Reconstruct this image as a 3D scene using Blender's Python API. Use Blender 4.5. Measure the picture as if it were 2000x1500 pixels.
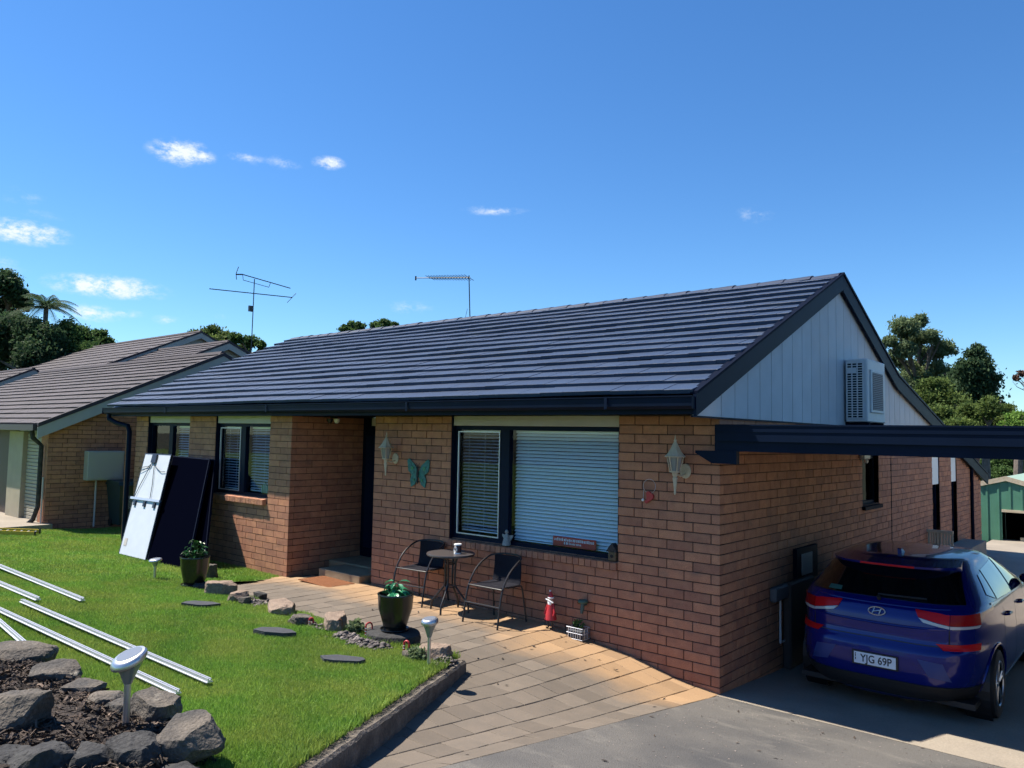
import bpy, bmesh, math, random
import numpy as np
from mathutils import Vector, Matrix, noise as mnoise

for _o in list(bpy.data.objects):
    bpy.data.objects.remove(_o)
S = bpy.context.scene
C = S.collection
random.seed(7)
RNG = np.random.default_rng(11)
R = math.radians

# ------------------------------------------------------------------ camera
# solved from the brick courses: house corner = origin, front wall along X, side wall along Y
FPX, YAW, PITCH, ROLL = 1505.0, 0.70554, 0.0664, 0.01853
CAM = np.array([3.45527, -7.3111, 2.5182])
_f = np.array([-math.sin(YAW) * math.cos(PITCH), math.cos(YAW) * math.cos(PITCH), math.sin(PITCH)])
_r0 = np.array([math.cos(YAW), math.sin(YAW), 0.0])
_u0 = np.cross(_r0, _f)
_r = math.cos(ROLL) * _r0 + math.sin(ROLL) * _u0
_u = -math.sin(ROLL) * _r0 + math.cos(ROLL) * _u0
cam_d = bpy.data.cameras.new('camera')
cam_d.sensor_width = 36.0
cam_d.lens = FPX / 2000.0 * 36.0
cam_d.clip_start = 0.05
cam_d.clip_end = 3000
cam = bpy.data.objects.new('camera', cam_d)
C.objects.link(cam)
cam.matrix_world = Matrix(((_r[0], _u[0], -_f[0], CAM[0]), (_r[1], _u[1], -_f[1], CAM[1]), (_r[2], _u[2], -_f[2], CAM[2]), (0, 0, 0, 1)))
S.camera = cam


def ray(px, py):
    return _f + _r * (px - 1000) / FPX - _u * (py - 750) / FPX


def at(px, py, d):
    return CAM + d * ray(px, py)


def on(px, py, axis, val):
    v = ray(px, py)
    return CAM + v * (val - CAM[axis]) / v[axis]


def gp(px, py, hf):
    v = ray(px, py)
    z = 0.4
    for _ in range(40):
        q = CAM + v * (z - CAM[2]) / v[2]
        z = 0.5 * z + 0.5 * hf(q[0], q[1])
    return np.array([q[0], q[1], z])


def proj(P):
    v = np.asarray(P, float) - CAM
    d = v @ _f
    return 1000 + FPX * (v @ _r) / d, 750 - FPX * (v @ _u) / d, d


# ------------------------------------------------------------------ sun and sky
SUNV = np.array([0.567, 0.252, -1.0])
SUN_EL = math.atan2(1.0, math.hypot(0.567, 0.252))
SUN_AZ = math.atan2(-0.567, -0.252)
sun_d = bpy.data.lights.new('sun', 'SUN')
sun_d.energy = 4.8
sun_d.angle = R(0.55)
sun_d.color = (1.0, 0.92, 0.80)
sun = bpy.data.objects.new('sun', sun_d)
C.objects.link(sun)
sun.rotation_euler = Vector(SUNV).to_track_quat('-Z', 'Y').to_euler()

W = bpy.data.worlds.new('World')
S.world = W
W.use_nodes = True
wn, wl = W.node_tree.nodes, W.node_tree.links
wn.clear()
sky = wn.new('ShaderNodeTexSky')
sky.sky_type = 'NISHITA'
sky.sun_disc = False
sky.sun_elevation = SUN_EL
sky.sun_rotation = SUN_AZ
sky.altitude = 50
sky.air_density = 1.0
sky.dust_density = 0.1
sky.ozone_density = 2.6
hs = wn.new('ShaderNodeHueSaturation')
hs.inputs['Saturation'].default_value = 1.18
hs.inputs['Value'].default_value = 1.0
wl.new(sky.outputs[0], hs.inputs['Color'])
tm = wn.new('ShaderNodeMix')
tm.data_type = 'RGBA'
tm.blend_type = 'MULTIPLY'
tm.inputs['Factor'].default_value = 1
tm.inputs['B'].default_value = (.66, .88, 1.06, 1)
wl.new(hs.outputs[0], tm.inputs['A'])
tc = wn.new('ShaderNodeTexCoord')


def wmath(op, a, b=None, c=None):
    n = wn.new('ShaderNodeMath')
    n.operation = op
    for i, v in enumerate((a, b, c)):
        if v is None:
            continue
        if isinstance(v, (int, float)):
            n.inputs[i].default_value = v
        else:
            wl.new(v, n.inputs[i])
    return n.outputs[0]


def wdot(sock, vec):
    n = wn.new('ShaderNodeVectorMath')
    n.operation = 'DOT_PRODUCT'
    wl.new(sock, n.inputs[0])
    n.inputs[1].default_value = tuple(vec)
    return n.outputs['Value']


# small fair-weather clouds, each at its own bearing: (px, py, half width, half height, density)
CLOUDS = [(352, 297, 46, 20, 1.0), (395, 305, 22, 12, .8), (478, 309, 36, 11, .42), (553, 318, 34, 12, .42), (642, 318, 27, 11, .85), (968, 412, 60, 9, .5),
          (1478, 417, 34, 16, .42), (38, 452, 66, 17, 1.05), (48, 388, 42, 18, .25), (75, 420, 42, 12, .25), (210, 560, 86, 17, 1.05), (175, 612, 48, 14, .8), (243, 612, 32, 8, .6),
          (325, 625, 26, 8, .45), (800, 600, 52, 13, .4), (432, 618, 20, 6, .25), (1975, 300, 30, 8, .12), (-160, 500, 120, 22, .9), (-420, 380, 130, 26, .8), (2300, 360, 140, 24, .6), (2700, 480, 160, 26, .8)]
dirv = tc.outputs['Generated']
cn = wn.new('ShaderNodeTexNoise')
cn.inputs['Scale'].default_value = 42
cn.inputs['Detail'].default_value = 7
cn.inputs['Roughness'].default_value = 0.68
cmap = wn.new('ShaderNodeMapping')
cmap.inputs['Scale'].default_value = (1, 1, 1.9)
wl.new(dirv, cmap.inputs[0])
wl.new(cmap.outputs[0], cn.inputs['Vector'])
acc = None
for (px, py, hw, hh, den) in CLOUDS:
    d = ray(px, py)
    d = d / np.linalg.norm(d)
    t = np.cross(d, (0, 0, 1.0))
    t /= np.linalg.norm(t)
    b = np.cross(t, d)
    uu = wmath('DIVIDE', wdot(dirv, t), hw / FPX * 1.05)
    vv = wmath('DIVIDE', wdot(dirv, b), hh / FPX * 1.15)
    ff = wmath('GREATER_THAN', wdot(dirv, d), 0.5)
    r2 = wmath('SQRT', wmath('ADD', wmath('MULTIPLY', uu, uu), wmath('MULTIPLY', vv, vv)))
    m = wmath('MULTIPLY', wmath('MULTIPLY', wmath('SUBTRACT', 1.35, r2), ff), den)
    m = wmath('MAXIMUM', m, 0.0)
    acc = m if acc is None else wmath('MAXIMUM', acc, m)
mask = wmath('MULTIPLY', acc, wmath('SUBTRACT', wmath('MULTIPLY', cn.outputs['Fac'], 3.4), 1.05))
mr = wn.new('ShaderNodeMapRange')
mr.interpolation_type = 'SMOOTHSTEP'
mr.inputs['From Min'].default_value = 0.08
mr.inputs['From Max'].default_value = 0.95
mr.inputs['To Max'].default_value = 0.95
wl.new(mask, mr.inputs['Value'])
cmix = wn.new('ShaderNodeMix')
cmix.data_type = 'RGBA'
wl.new(mr.outputs[0], cmix.inputs['Factor'])
wl.new(tm.outputs['Result'], cmix.inputs['A'])
cmix.inputs['B'].default_value = (5.9, 6.3, 6.8, 1)
bg = wn.new('ShaderNodeBackground')
bg.inputs['Strength'].default_value = 0.078
wo = wn.new('ShaderNodeOutputWorld')
wl.new(cmix.outputs['Result'], bg.inputs['Color'])
wl.new(bg.outputs[0], wo.inputs[0])

S.view_settings.view_transform = 'Standard'
S.view_settings.look = 'None'
S.view_settings.exposure = 1.1
S.view_settings.gamma = 1.0
S.render.engine = 'CYCLES'
S.cycles.use_adaptive_sampling = True
S.cycles.adaptive_threshold = 0.03
S.cycles.use_denoising = True
S.cycles.max_bounces = 6
S.cycles.diffuse_bounces = 3
S.cycles.glossy_bounces = 3
S.cycles.transparent_max_bounces = 10
S.cycles.caustics_reflective = False
S.cycles.caustics_refractive = False


# ------------------------------------------------------------------ materials
def mat(name, col, rough=0.7, col2=None, scale=6.0, lo=0.35, hi=0.65, bump=0.0, bscale=60.0, metal=0.0, tint=None, spec=0.5, coat=0.0, detail=5.0, fine=0.0, transl=0.0, stretch=None, spots=None):
    """Principled material: two colours mixed by world-space noise, optional per-piece tint attribute and fine bump."""
    m = bpy.data.materials.new(name)
    m.use_nodes = True
    n, l = m.node_tree.nodes, m.node_tree.links
    bs = n['Principled BSDF']
    geo = n.new('ShaderNodeNewGeometry')
    pos = geo.outputs['Position']
    if stretch:
        mp = n.new('ShaderNodeMapping')
        mp.inputs['Scale'].default_value = stretch
        l.new(pos, mp.inputs[0])
        pos = mp.outputs[0]
    bs.inputs['Roughness'].default_value = rough
    bs.inputs['Metallic'].default_value = metal
    bs.inputs['Specular IOR Level'].default_value = spec
    bs.inputs['Coat Weight'].default_value = coat
    bs.inputs['Coat Roughness'].default_value = 0.03
    c4 = (*col, 1)
    out = None
    if col2 is not None:
        no = n.new('ShaderNodeTexNoise')
        no.inputs['Scale'].default_value = scale
        no.inputs['Detail'].default_value = detail
        l.new(pos, no.inputs['Vector'])
        mrn = n.new('ShaderNodeMapRange')
        mrn.inputs['From Min'].default_value = lo
        mrn.inputs['From Max'].default_value = hi
        l.new(no.outputs['Fac'], mrn.inputs['Value'])
        mx = n.new('ShaderNodeMix')
        mx.data_type = 'RGBA'
        mx.inputs['A'].default_value = c4
        mx.inputs['B'].default_value = (*col2, 1)
        l.new(mrn.outputs[0], mx.inputs['Factor'])
        out = mx.outputs['Result']
    if spots is not None:
        scol, sscale, slo, shi, sstr = spots
        ms_ = n.new('ShaderNodeMapping')
        ms_.inputs['Scale'].default_value = sstr
        ms_.inputs['Rotation'].default_value = (0, 0, .5)
        l.new(geo.outputs['Position'], ms_.inputs[0])
        ns = n.new('ShaderNodeTexNoise')
        ns.inputs['Scale'].default_value = sscale
        ns.inputs['Detail'].default_value = 8
        ns.inputs['Roughness'].default_value = .65
        l.new(ms_.outputs[0], ns.inputs['Vector'])
        mrs = n.new('ShaderNodeMapRange')
        mrs.inputs['From Min'].default_value = slo
        mrs.inputs['From Max'].default_value = shi
        l.new(ns.outputs['Fac'], mrs.inputs['Value'])
        mx = n.new('ShaderNodeMix')
        mx.data_type = 'RGBA'
        if out is None:
            mx.inputs['A'].default_value = c4
        else:
            l.new(out, mx.inputs['A'])
        mx.inputs['B'].default_value = (*scol, 1)
        l.new(mrs.outputs[0], mx.inputs['Factor'])
        out = mx.outputs['Result']
    if tint is not None:
        a = n.new('ShaderNodeAttribute')
        a.attribute_name = 'tint'
        ramp = n.new('ShaderNodeValToRGB')
        el = ramp.color_ramp.elements
        while len(el) < len(tint):
            el.new(0.5)
        for i, tcol in enumerate(tint):
            el[i].position = i / (len(tint) - 1)
            el[i].color = (*tcol, 1)
        l.new(a.outputs['Fac'], ramp.inputs['Fac'])
        mx = n.new('ShaderNodeMix')
        mx.data_type = 'RGBA'
        mx.blend_type = 'MULTIPLY'
        mx.inputs['Factor'].default_value = 1
        if out is None:
            mx.inputs['A'].default_value = c4
        else:
            l.new(out, mx.inputs['A'])
        l.new(ramp.outputs[0], mx.inputs['B'])
        out = mx.outputs['Result']
    if fine:
        nf = n.new('ShaderNodeTexNoise')
        nf.inputs['Scale'].default_value = bscale * 1.3
        nf.inputs['Detail'].default_value = 4
        l.new(pos, nf.inputs['Vector'])
        mrf = n.new('ShaderNodeMapRange')
        mrf.inputs['From Min'].default_value = 0.3
        mrf.inputs['From Max'].default_value = 0.7
        mrf.inputs['To Min'].default_value = 1 - fine
        mrf.inputs['To Max'].default_value = 1 + fine
        l.new(nf.outputs['Fac'], mrf.inputs['Value'])
        vm = n.new('ShaderNodeVectorMath')
        vm.operation = 'SCALE'
        if out is None:
            vm.inputs[0].default_value = col
        else:
            l.new(out, vm.inputs[0])
        l.new(mrf.outputs[0], vm.inputs['Scale'])
        out = vm.outputs[0]
    if out is None:
        bs.inputs['Base Color'].default_value = c4
    else:
        l.new(out, bs.inputs['Base Color'])
    if bump:
        nb = n.new('ShaderNodeTexNoise')
        nb.inputs['Scale'].default_value = bscale
        nb.inputs['Detail'].default_value = 6
        l.new(pos, nb.inputs['Vector'])
        bp = n.new('ShaderNodeBump')
        bp.inputs['Strength'].default_value = bump
        bp.inputs['Distance'].default_value = 0.02
        l.new(nb.outputs['Fac'], bp.inputs['Height'])
        l.new(bp.outputs[0], bs.inputs['Normal'])
    if transl:
        tr = n.new('ShaderNodeBsdfTranslucent')
        if out is None:
            tr.inputs[0].default_value = c4
        else:
            l.new(out, tr.inputs[0])
        ms = n.new('ShaderNodeMixShader')
        ms.inputs[0].default_value = transl
        l.new(bs.outputs[0], ms.inputs[1])
        l.new(tr.outputs[0], ms.inputs[2])
        l.new(ms.outputs[0], n['Material Output'].inputs[0])
    return m


def glassmat(name, tintc=(0.9, 0.95, 1.0), refl=1.0, rough=0.0):
    m = bpy.data.materials.new(name)
    m.use_nodes = True
    n, l = m.node_tree.nodes, m.node_tree.links
    n.remove(n['Principled BSDF'])
    t = n.new('ShaderNodeBsdfTransparent')
    t.inputs[0].default_value = (*tintc, 1)
    g = n.new('ShaderNodeBsdfGlossy')
    g.inputs['Roughness'].default_value = rough
    fr = n.new('ShaderNodeFresnel')
    fr.inputs['IOR'].default_value = 1.5
    mm = n.new('ShaderNodeMath')
    mm.operation = 'MULTIPLY'
    mm.use_clamp = True
    mm.inputs[1].default_value = refl
    l.new(fr.outputs[0], mm.inputs[0])
    gb_ = n.new('ShaderNodeNewGeometry')          # reflect on the outer face of the sheet only
    iv = n.new('ShaderNodeMath')
    iv.operation = 'SUBTRACT'
    iv.inputs[0].default_value = 1.0
    l.new(gb_.outputs['Backfacing'], iv.inputs[1])
    m2 = n.new('ShaderNodeMath')
    m2.operation = 'MULTIPLY'
    l.new(mm.outputs[0], m2.inputs[0])
    l.new(iv.outputs[0], m2.inputs[1])
    ms = n.new('ShaderNodeMixShader')
    l.new(m2.outputs[0], ms.inputs[0])
    l.new(t.outputs[0], ms.inputs[1])
    l.new(g.outputs[0], ms.inputs[2])
    l.new(ms.outputs[0], n['Material Output'].inputs[0])
    return m


T3 = [(.72, .70, .70), (1, 1, 1), (1.22, 1.20, 1.16)]
M = {}
M['brick'] = mat('fired_brick', (.42, .192, .108), .85, (.345, .150, .088), 9, bump=.35, bscale=90, tint=[(.80, .77, .80), (.96, .95, .95), (1.04, 1.03, 1.0), (1.18, 1.15, 1.08)], fine=.2, spots=((.25, .13, .085), 3.2, .56, .74, (1, 1, 1.6)))
M['mortar'] = mat('raked_mortar', (.085, .045, .034), .95, (.06, .033, .026), 20, bump=.5, bscale=120)
M['navy'] = mat('navy_paint', (.0025, .0085, .026), .5, (.002, .007, .021), 3, spec=.09)
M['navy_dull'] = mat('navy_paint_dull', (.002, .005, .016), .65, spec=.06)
M['roof'] = mat('slate_blue_roof_paint', (.029, .050, .098), .50, (.022, .040, .082), 1.4, tint=[(.93, .93, .95), (1, 1, 1), (1.06, 1.06, 1.05)], bump=.15, bscale=140, fine=.14, spec=.32, spots=((.050, .066, .098), 1.1, .56, .75, (1, 1, 1)))
M['ridge'] = mat('slate_blue_ridge_paint', (.022, .036, .072), .6, (.018, .030, .062), 3, fine=.1, spec=.3)
M['roof_brown'] = mat('brown_concrete_tile', (.036, .027, .036), .75, (.027, .020, .027), 1.5, tint=T3, bump=.2, bscale=80, fine=.12)
M['cream'] = mat('cream_paint', (.47, .42, .41), .6, (.43, .385, .375), 4)
M['lampcream'] = mat('aged_cream_enamel', (.52, .45, .33), .5, (.42, .35, .24), 14)
M['clad'] = mat('pale_grey_cladding', (.49, .505, .53), .6, (.45, .465, .49), 3, tint=[(.95, .95, .95), (1.04, 1.04, 1.04)])
M['grey_clad'] = mat('grey_fibre_cement', (.38, .365, .34), .8, (.34, .325, .30), 2)
M['dark'] = mat('unlit_interior', (.01, .01, .012), .9)
M['blind'] = mat('white_blind_slat', (.80, .81, .80), .5)
M['blind_shaded'] = mat('shaded_blind_slat', (.46, .47, .52), .5)  # darker copy of the blind slat: shade of the dim panes put into its colour
M['glass'] = glassmat('window_glass', (.90, .96, 1.0), .9)
M['black_metal'] = mat('black_powder_coat', (.012, .012, .016), .38, (.02, .018, .018), 30)
M['weave'] = mat('charcoal_weave', (.012, .013, .020), .7, (.020, .020, .028), 200, bump=.6, bscale=400, spec=.12)
M['white'] = mat('white_enamel', (.78, .79, .79), .4)
M['offwhite'] = mat('off_white_plastic', (.60, .61, .60), .5, (.55, .56, .55), 5)
M['alum'] = mat('anodised_aluminium', (.55, .57, .62), .42, metal=.6)
M['steel'] = mat('brushed_steel', (.50, .51, .53), .34, metal=.9)
M['backsheet'] = mat('white_backsheet', (.44, .48, .53), .5, (.41, .45, .50), 5)
M['concrete'] = mat('tan_concrete', (.285, .245, .195), .85, (.22, .19, .155), 1.2, bump=.25, bscale=50, fine=.12)
M['stepconc'] = mat('step_concrete', (.30, .22, .13), .85, (.24, .17, .10), 6, bump=.3, bscale=60)
M['kerb'] = mat('weathered_kerb', (.165, .140, .115), .95, (.085, .072, .060), 9, bump=.8, bscale=60, fine=.25)
M['rock'] = mat('grey_brown_rock', (.125, .105, .084), .95, (.055, .051, .047), 4, bump=1.0, bscale=45, fine=.28, spots=((.19, .17, .14), 6, .58, .70, (1, 1, 1.2)))
M['rock_pale'] = mat('pale_sandstone', (.25, .185, .14), .95, (.17, .125, .095), 9, bump=.8, bscale=50, fine=.2)
M['rock_dark'] = mat('dark_basalt', (.045, .044, .043), .95, (.022, .022, .023), 9, bump=1.0, bscale=40, fine=.3)
M['mulch'] = mat('dry_bark_mulch', (.070, .054, .044), .95, (.038, .030, .026), 14, tint=[(.35, .33, .32), (.8, .75, .7), (1.2, 1.1, 1.0), (3.0, 2.8, 2.6)], bump=.6, bscale=80)
M['soil'] = mat('dark_soil', (.045, .034, .027), 1.0, (.028, .021, .018), 30, bump=1, bscale=60)
M['pebble'] = mat('mixed_pebbles', (.10, .09, .085), .8, tint=[(.3, .28, .3), (.8, .75, .75), (1.5, 1.4, 1.35), (3.2, 3.0, 2.9)])
M['slate'] = mat('slate_stepping_stone', (.042, .045, .055), .75, (.032, .035, .042), 12, bump=.4, bscale=50)
M['pot'] = mat('black_glazed_pot', (.003, .005, .006), .22, (.010, .014, .014), 8, spec=.6)
M['red'] = mat('red_paint', (.42, .025, .03), .45, (.36, .02, .025), 30)
M['green_metal'] = mat('green_shed_sheet', (.075, .22, .145), .55, (.065, .19, .125), 2)
M['fencecream'] = mat('cream_fence_sheet', (.52, .46, .33), .6)
M['bin'] = mat('dark_green_bin', (.012, .03, .03), .5)
M['teal'] = mat('verdigris_metal', (.035, .19, .16), .6, (.02, .085, .075), 30, bump=.4, bscale=80)
M['yellow'] = mat('yellow_ladder_paint', (.55, .38, .04), .5)
M['coir'] = mat('coir_mat', (.27, .098, .032), .95, (.21, .075, .026), 40, bump=1, bscale=200)
M['bark'] = mat('tree_bark', (.16, .13, .11), .9, (.09, .075, .06), 6, bump=.6, bscale=20)
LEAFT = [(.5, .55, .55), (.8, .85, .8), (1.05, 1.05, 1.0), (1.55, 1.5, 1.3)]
M['leaf_dark'] = mat('dark_evergreen_leaf', (.055, .095, .046), .7, spec=.15, tint=LEAFT, transl=.4)
M['leaf_mid'] = mat('mid_green_leaf', (.078, .135, .044), .7, spec=.15, tint=LEAFT, transl=.4)
M['leaf_euc'] = mat('eucalypt_leaf', (.140, .185, .098), .7, spec=.15, tint=LEAFT, transl=.4)
M['leaf_olive'] = mat('olive_green_leaf', (.110, .155, .045), .7, spec=.15, tint=LEAFT, transl=.4)
M['leaf_bright'] = mat('bright_green_leaf', (.14, .24, .05), .7, spec=.15, tint=LEAFT, transl=.4)
M['leaf_pink'] = mat('bronze_leaf', (.15, .09, .07), .7, spec=.15, tint=LEAFT, transl=.25)
M['leaf_pot'] = mat('glossy_teal_leaf', (.03, .24, .11), .35, (.02, .17, .08), 20, tint=LEAFT, transl=.15)
M['leaf_pot_dark'] = mat('glossy_dark_leaf', (.015, .09, .02), .35, tint=LEAFT, transl=.15)
M['grass'] = mat('lawn_blade', (.165, .310, .045), .6, (.245, .325, .062), 1.6, tint=[(.5, .56, .5), (.92, .95, .9), (1.1, 1.07, 1.05), (1.9, 1.65, 2.0)], transl=.4, lo=.4, hi=.6)
M['lawn'] = mat('lawn_soil', (.10, .215, .024), .95, (.12, .20, .03), 2, bump=1, bscale=90, fine=.3)
M['ground'] = mat('far_ground', (.030, .040, .014), .95, (.04, .04, .02), .3)


# ------------------------------------------------------------------ mesh helpers
class MB:
    """collects vertices and faces; build() links them as ONE mesh object"""
    def __init__(self):
        self.v, self.f, self.t = [], [], []

    def add(self, vs, fs, tint=0.5):
        b = len(self.v)
        self.v.extend([tuple(map(float, q)) for q in vs])
        for q in fs:
            self.f.append(tuple(b + i for i in q))
            self.t.append(tint)
        return self

    def box(self, x0, x1, y0, y1, z0, z1, tint=0.5):
        vs = [(x, y, z) for z in (z0, z1) for y in (y0, y1) for x in (x0, x1)]
        return self.add(vs, [(0, 2, 3, 1), (4, 5, 7, 6), (0, 1, 5, 4), (2, 6, 7, 3), (0, 4, 6, 2), (1, 3, 7, 5)], tint)

    def obox(self, o, a, b, c, tint=0.5):
        """box spanned by three edge vectors from corner o"""
        o, a, b, c = map(np.asarray, (o, a, b, c))
        vs = [o, o + a, o + b, o + a + b, o + c, o + a + c, o + b + c, o + a + b + c]
        fs = [(0, 2, 3, 1), (4, 5, 7, 6), (0, 1, 5, 4), (2, 6, 7, 3), (0, 4, 6, 2), (1, 3, 7, 5)]
        if np.dot(np.cross(a, b), c) < 0:
            fs = [tuple(reversed(q)) for q in fs]
        return self.add(vs, fs, tint)

    def cbox(self, o, a, b, c, ch=0.004, tint=0.5):
        """box with all edges chamfered by ch"""
        o, a, b, c = [np.asarray(q, float) for q in (o, a, b, c)]
        L = [np.linalg.norm(q) for q in (a, b, c)]
        E = [a / L[0], b / L[1], c / L[2]]
        if np.dot(np.cross(E[0], E[1]), E[2]) < 0:
            o = o + a
            E[0] = -E[0]
        ch = min(ch, min(L) * .45)
        vs, idx = [], {}
        for i in (0, 1):
            for j in (0, 1):
                for k in (0, 1):
                    for ax in range(3):
                        p = [ch if s == 0 else L[q] - ch for q, s in enumerate((i, j, k))]
                        p[ax] = 0 if (i, j, k)[ax] == 0 else L[ax]
                        idx[(i, j, k, ax)] = len(vs)
                        vs.append(o + E[0] * p[0] + E[1] * p[1] + E[2] * p[2])
        fs = []
        for ax in range(3):
            o1, o2 = (ax + 1) % 3, (ax + 2) % 3
            for s in (0, 1):
                q = []
                for (m1, m2) in ((0, 0), (1, 0), (1, 1), (0, 1)):
                    kk = [0, 0, 0]
                    kk[ax], kk[o1], kk[o2] = s, m1, m2
                    q.append(idx[(*kk, ax)])
                fs.append(q if s else q[::-1])
            for s1 in (0, 1):
                for s2 in (0, 1):
                    q = []
                    for m, w in ((0, o1), (1, o1), (1, o2), (0, o2)):
                        kk = [0, 0, 0]
                        kk[ax], kk[o1], kk[o2] = m, s1, s2
                        q.append(idx[(*kk, w)])
                    fs.append(q if (s1 != s2) else q[::-1])
        for i in (0, 1):
            for j in (0, 1):
                for k in (0, 1):
                    q = [idx[(i, j, k, 0)], idx[(i, j, k, 1)], idx[(i, j, k, 2)]]
                    fs.append(q if (i + j + k) % 2 else q[::-1])
        return self.add(vs, fs, tint)

    def tube(self, path, r, n=8, cap=True, tint=0.5):
        P = [np.asarray(q, float) for q in path]
        rs = r if isinstance(r, (list, tuple)) else [r] * len(P)
        rings = []
        ref = None
        for i, q in enumerate(P):
            d = P[min(i + 1, len(P) - 1)] - P[max(i - 1, 0)]
            d = d / (np.linalg.norm(d) + 1e-9)
            if ref is None:
                ref = np.array([0, 0, 1.0]) if abs(d[2]) < .9 else np.array([1.0, 0, 0])
            a = np.cross(d, ref)
            a /= np.linalg.norm(a) + 1e-9
            b = np.cross(a, d)
            ref = b
            rings.append([q + rs[i] * (math.cos(2 * math.pi * k / n) * a + math.sin(2 * math.pi * k / n) * b) for k in range(n)])
        vs = [v for rg in rings for v in rg]
        fs = []
        for i in range(len(P) - 1):
            for k in range(n):
                fs.append((i * n + k, (i + 1) * n + k, (i + 1) * n + (k + 1) % n, i * n + (k + 1) % n))
        if cap:
            fs.append(tuple(range(n)))
            fs.append(tuple((len(P) - 1) * n + k for k in reversed(range(n))))
        return self.add(vs, fs, tint)

    def lathe(self, prof, c, n=20, tint=0.5, sx=1, sy=1):
        """prof: (radius, z) from bottom to top around vertical axis at c"""
        vs, fs = [], []
        for (r, z) in prof:
            for k in range(n):
                a = 2 * math.pi * k / n
                vs.append((c[0] + sx * r * math.cos(a), c[1] + sy * r * math.sin(a), c[2] + z))
        for i in range(len(prof) - 1):
            for k in range(n):
                fs.append((i * n + k, i * n + (k + 1) % n, (i + 1) * n + (k + 1) % n, (i + 1) * n + k))
        fs.append(tuple(reversed(range(n))))
        fs.append(tuple((len(prof) - 1) * n + k for k in range(n)))
        return self.add(vs, fs, tint)

    def prism(self, poly, ext, tint=0.5):
        """closed 3-D polygon extruded by vector ext"""
        P = [np.asarray(q, float) for q in poly]
        e = np.asarray(ext, float)
        n = len(P)
        nrm = sum(np.cross(P[i], P[(i + 1) % n]) for i in range(n))
        if np.dot(nrm, e) > 0:
            P = P[::-1]
        vs = P + [q + e for q in P]
        fs = [tuple(range(n)), tuple(range(2 * n - 1, n - 1, -1))] + [(i, n + i, n + (i + 1) % n, (i + 1) % n) for i in range(n)]
        return self.add(vs, fs, tint)

    def grid(self, fn, nu, nv, tint=0.5):
        vs = [fn(i / nu, j / nv) for j in range(nv + 1) for i in range(nu + 1)]
        fs = [(j * (nu + 1) + i, j * (nu + 1) + i + 1, (j + 1) * (nu + 1) + i + 1, (j + 1) * (nu + 1) + i) for j in range(nv) for i in range(nu)]
        return self.add(vs, fs, tint)

    def sphere(self, c, r, n=10, m=7, tint=0.5):
        rx, ry, rz = r if isinstance(r, (tuple, list)) else (r, r, r)
        vs, fs = [], []
        for j in range(m + 1):
            th = math.pi * j / m
            for i in range(n):
                a = 2 * math.pi * i / n
                vs.append((c[0] + rx * math.sin(th) * math.cos(a), c[1] + ry * math.sin(th) * math.sin(a), c[2] - rz * math.cos(th)))
        for j in range(m):
            for i in range(n):
                fs.append((j * n + i, j * n + (i + 1) % n, (j + 1) * n + (i + 1) % n, (j + 1) * n + i))
        return self.add(vs, fs, tint)

    def mesh(self, name, material, smooth=False):
        me = bpy.data.meshes.new(name)
        me.from_pydata(self.v, [], self.f)
        a = me.attributes.new('tint', 'FLOAT', 'FACE')
        a.data.foreach_set('value', np.asarray(self.t, dtype=np.float32))
        if material:
            me.materials.append(M[material] if isinstance(material, str) else material)
        if smooth:
            me.polygons.foreach_set('use_smooth', np.ones(len(me.polygons), dtype=bool))
            me.set_sharp_from_angle(angle=R(38))
        me.validate()
        me.update()
        return me

    def build(self, name, material, parent=None, smooth=False):
        return link(name, self.mesh(name, material, smooth), parent)


def link(name, me, parent=None):
    o = bpy.data.objects.new(name, me)
    C.objects.link(o)
    if parent is not None:
        o.parent = parent               # meshes are written in world coordinates
        if parent.type == 'EMPTY':
            o.matrix_parent_inverse = Matrix.Translation(-Vector(parent.location))
    return o


def tag(o, label, cat, group=None):
    o['label'] = label
    o['category'] = cat
    if group:
        o['group'] = group
    return o


def thing(name, label, cat, loc, group=None):
    o = bpy.data.objects.new(name, None)
    o.empty_display_size = .2
    C.objects.link(o)
    o.location = tuple(map(float, loc))
    return tag(o, label, cat, group)


def struct(o):
    o['kind'] = 'structure'
    return o


def stuff(o, label=None, cat=None):
    o['kind'] = 'stuff'
    if label:
        o['label'] = label
    if cat:
        o['category'] = cat
    return o


def bigmesh(name, V, F, tint, material, parent=None):
    """numpy mesh: V (n,3), F (m,k) equal-sized faces, tint (m,)"""
    me = bpy.data.meshes.new(name)
    V = np.ascontiguousarray(V, dtype=np.float32)
    F = np.ascontiguousarray(F, dtype=np.int32)
    k = F.shape[1]
    me.vertices.add(len(V))
    me.vertices.foreach_set('co', V.ravel())
    me.loops.add(F.size)
    me.loops.foreach_set('vertex_index', F.ravel())
    me.polygons.add(len(F))
    me.polygons.foreach_set('loop_start', np.arange(0, F.size, k, dtype=np.int32))
    me.polygons.foreach_set('loop_total', np.full(len(F), k, dtype=np.int32))
    a = me.attributes.new('tint', 'FLOAT', 'FACE')
    a.data.foreach_set('value', np.asarray(tint, dtype=np.float32))
    me.materials.append(M[material])
    me.update(calc_edges=True)
    return link(name, me, parent)
# ------------------------------------------------------------------ ground heights
_bx = [-60, -9, -6.9, -5.4, -3, -2, -1.6, -1.2, -.9, -.6, -.3, 0, 60]
_bz = [.27, .27, .285, .345, .335, .325, .285, .258, .235, .16, .095, 0, 0]


def drive(x, y):
    return 0.128 * max(0.0, -y - .1)


def slab(x, y):
    return -.09 * min(1, max(0, y / 1.5)) - .0004


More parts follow.
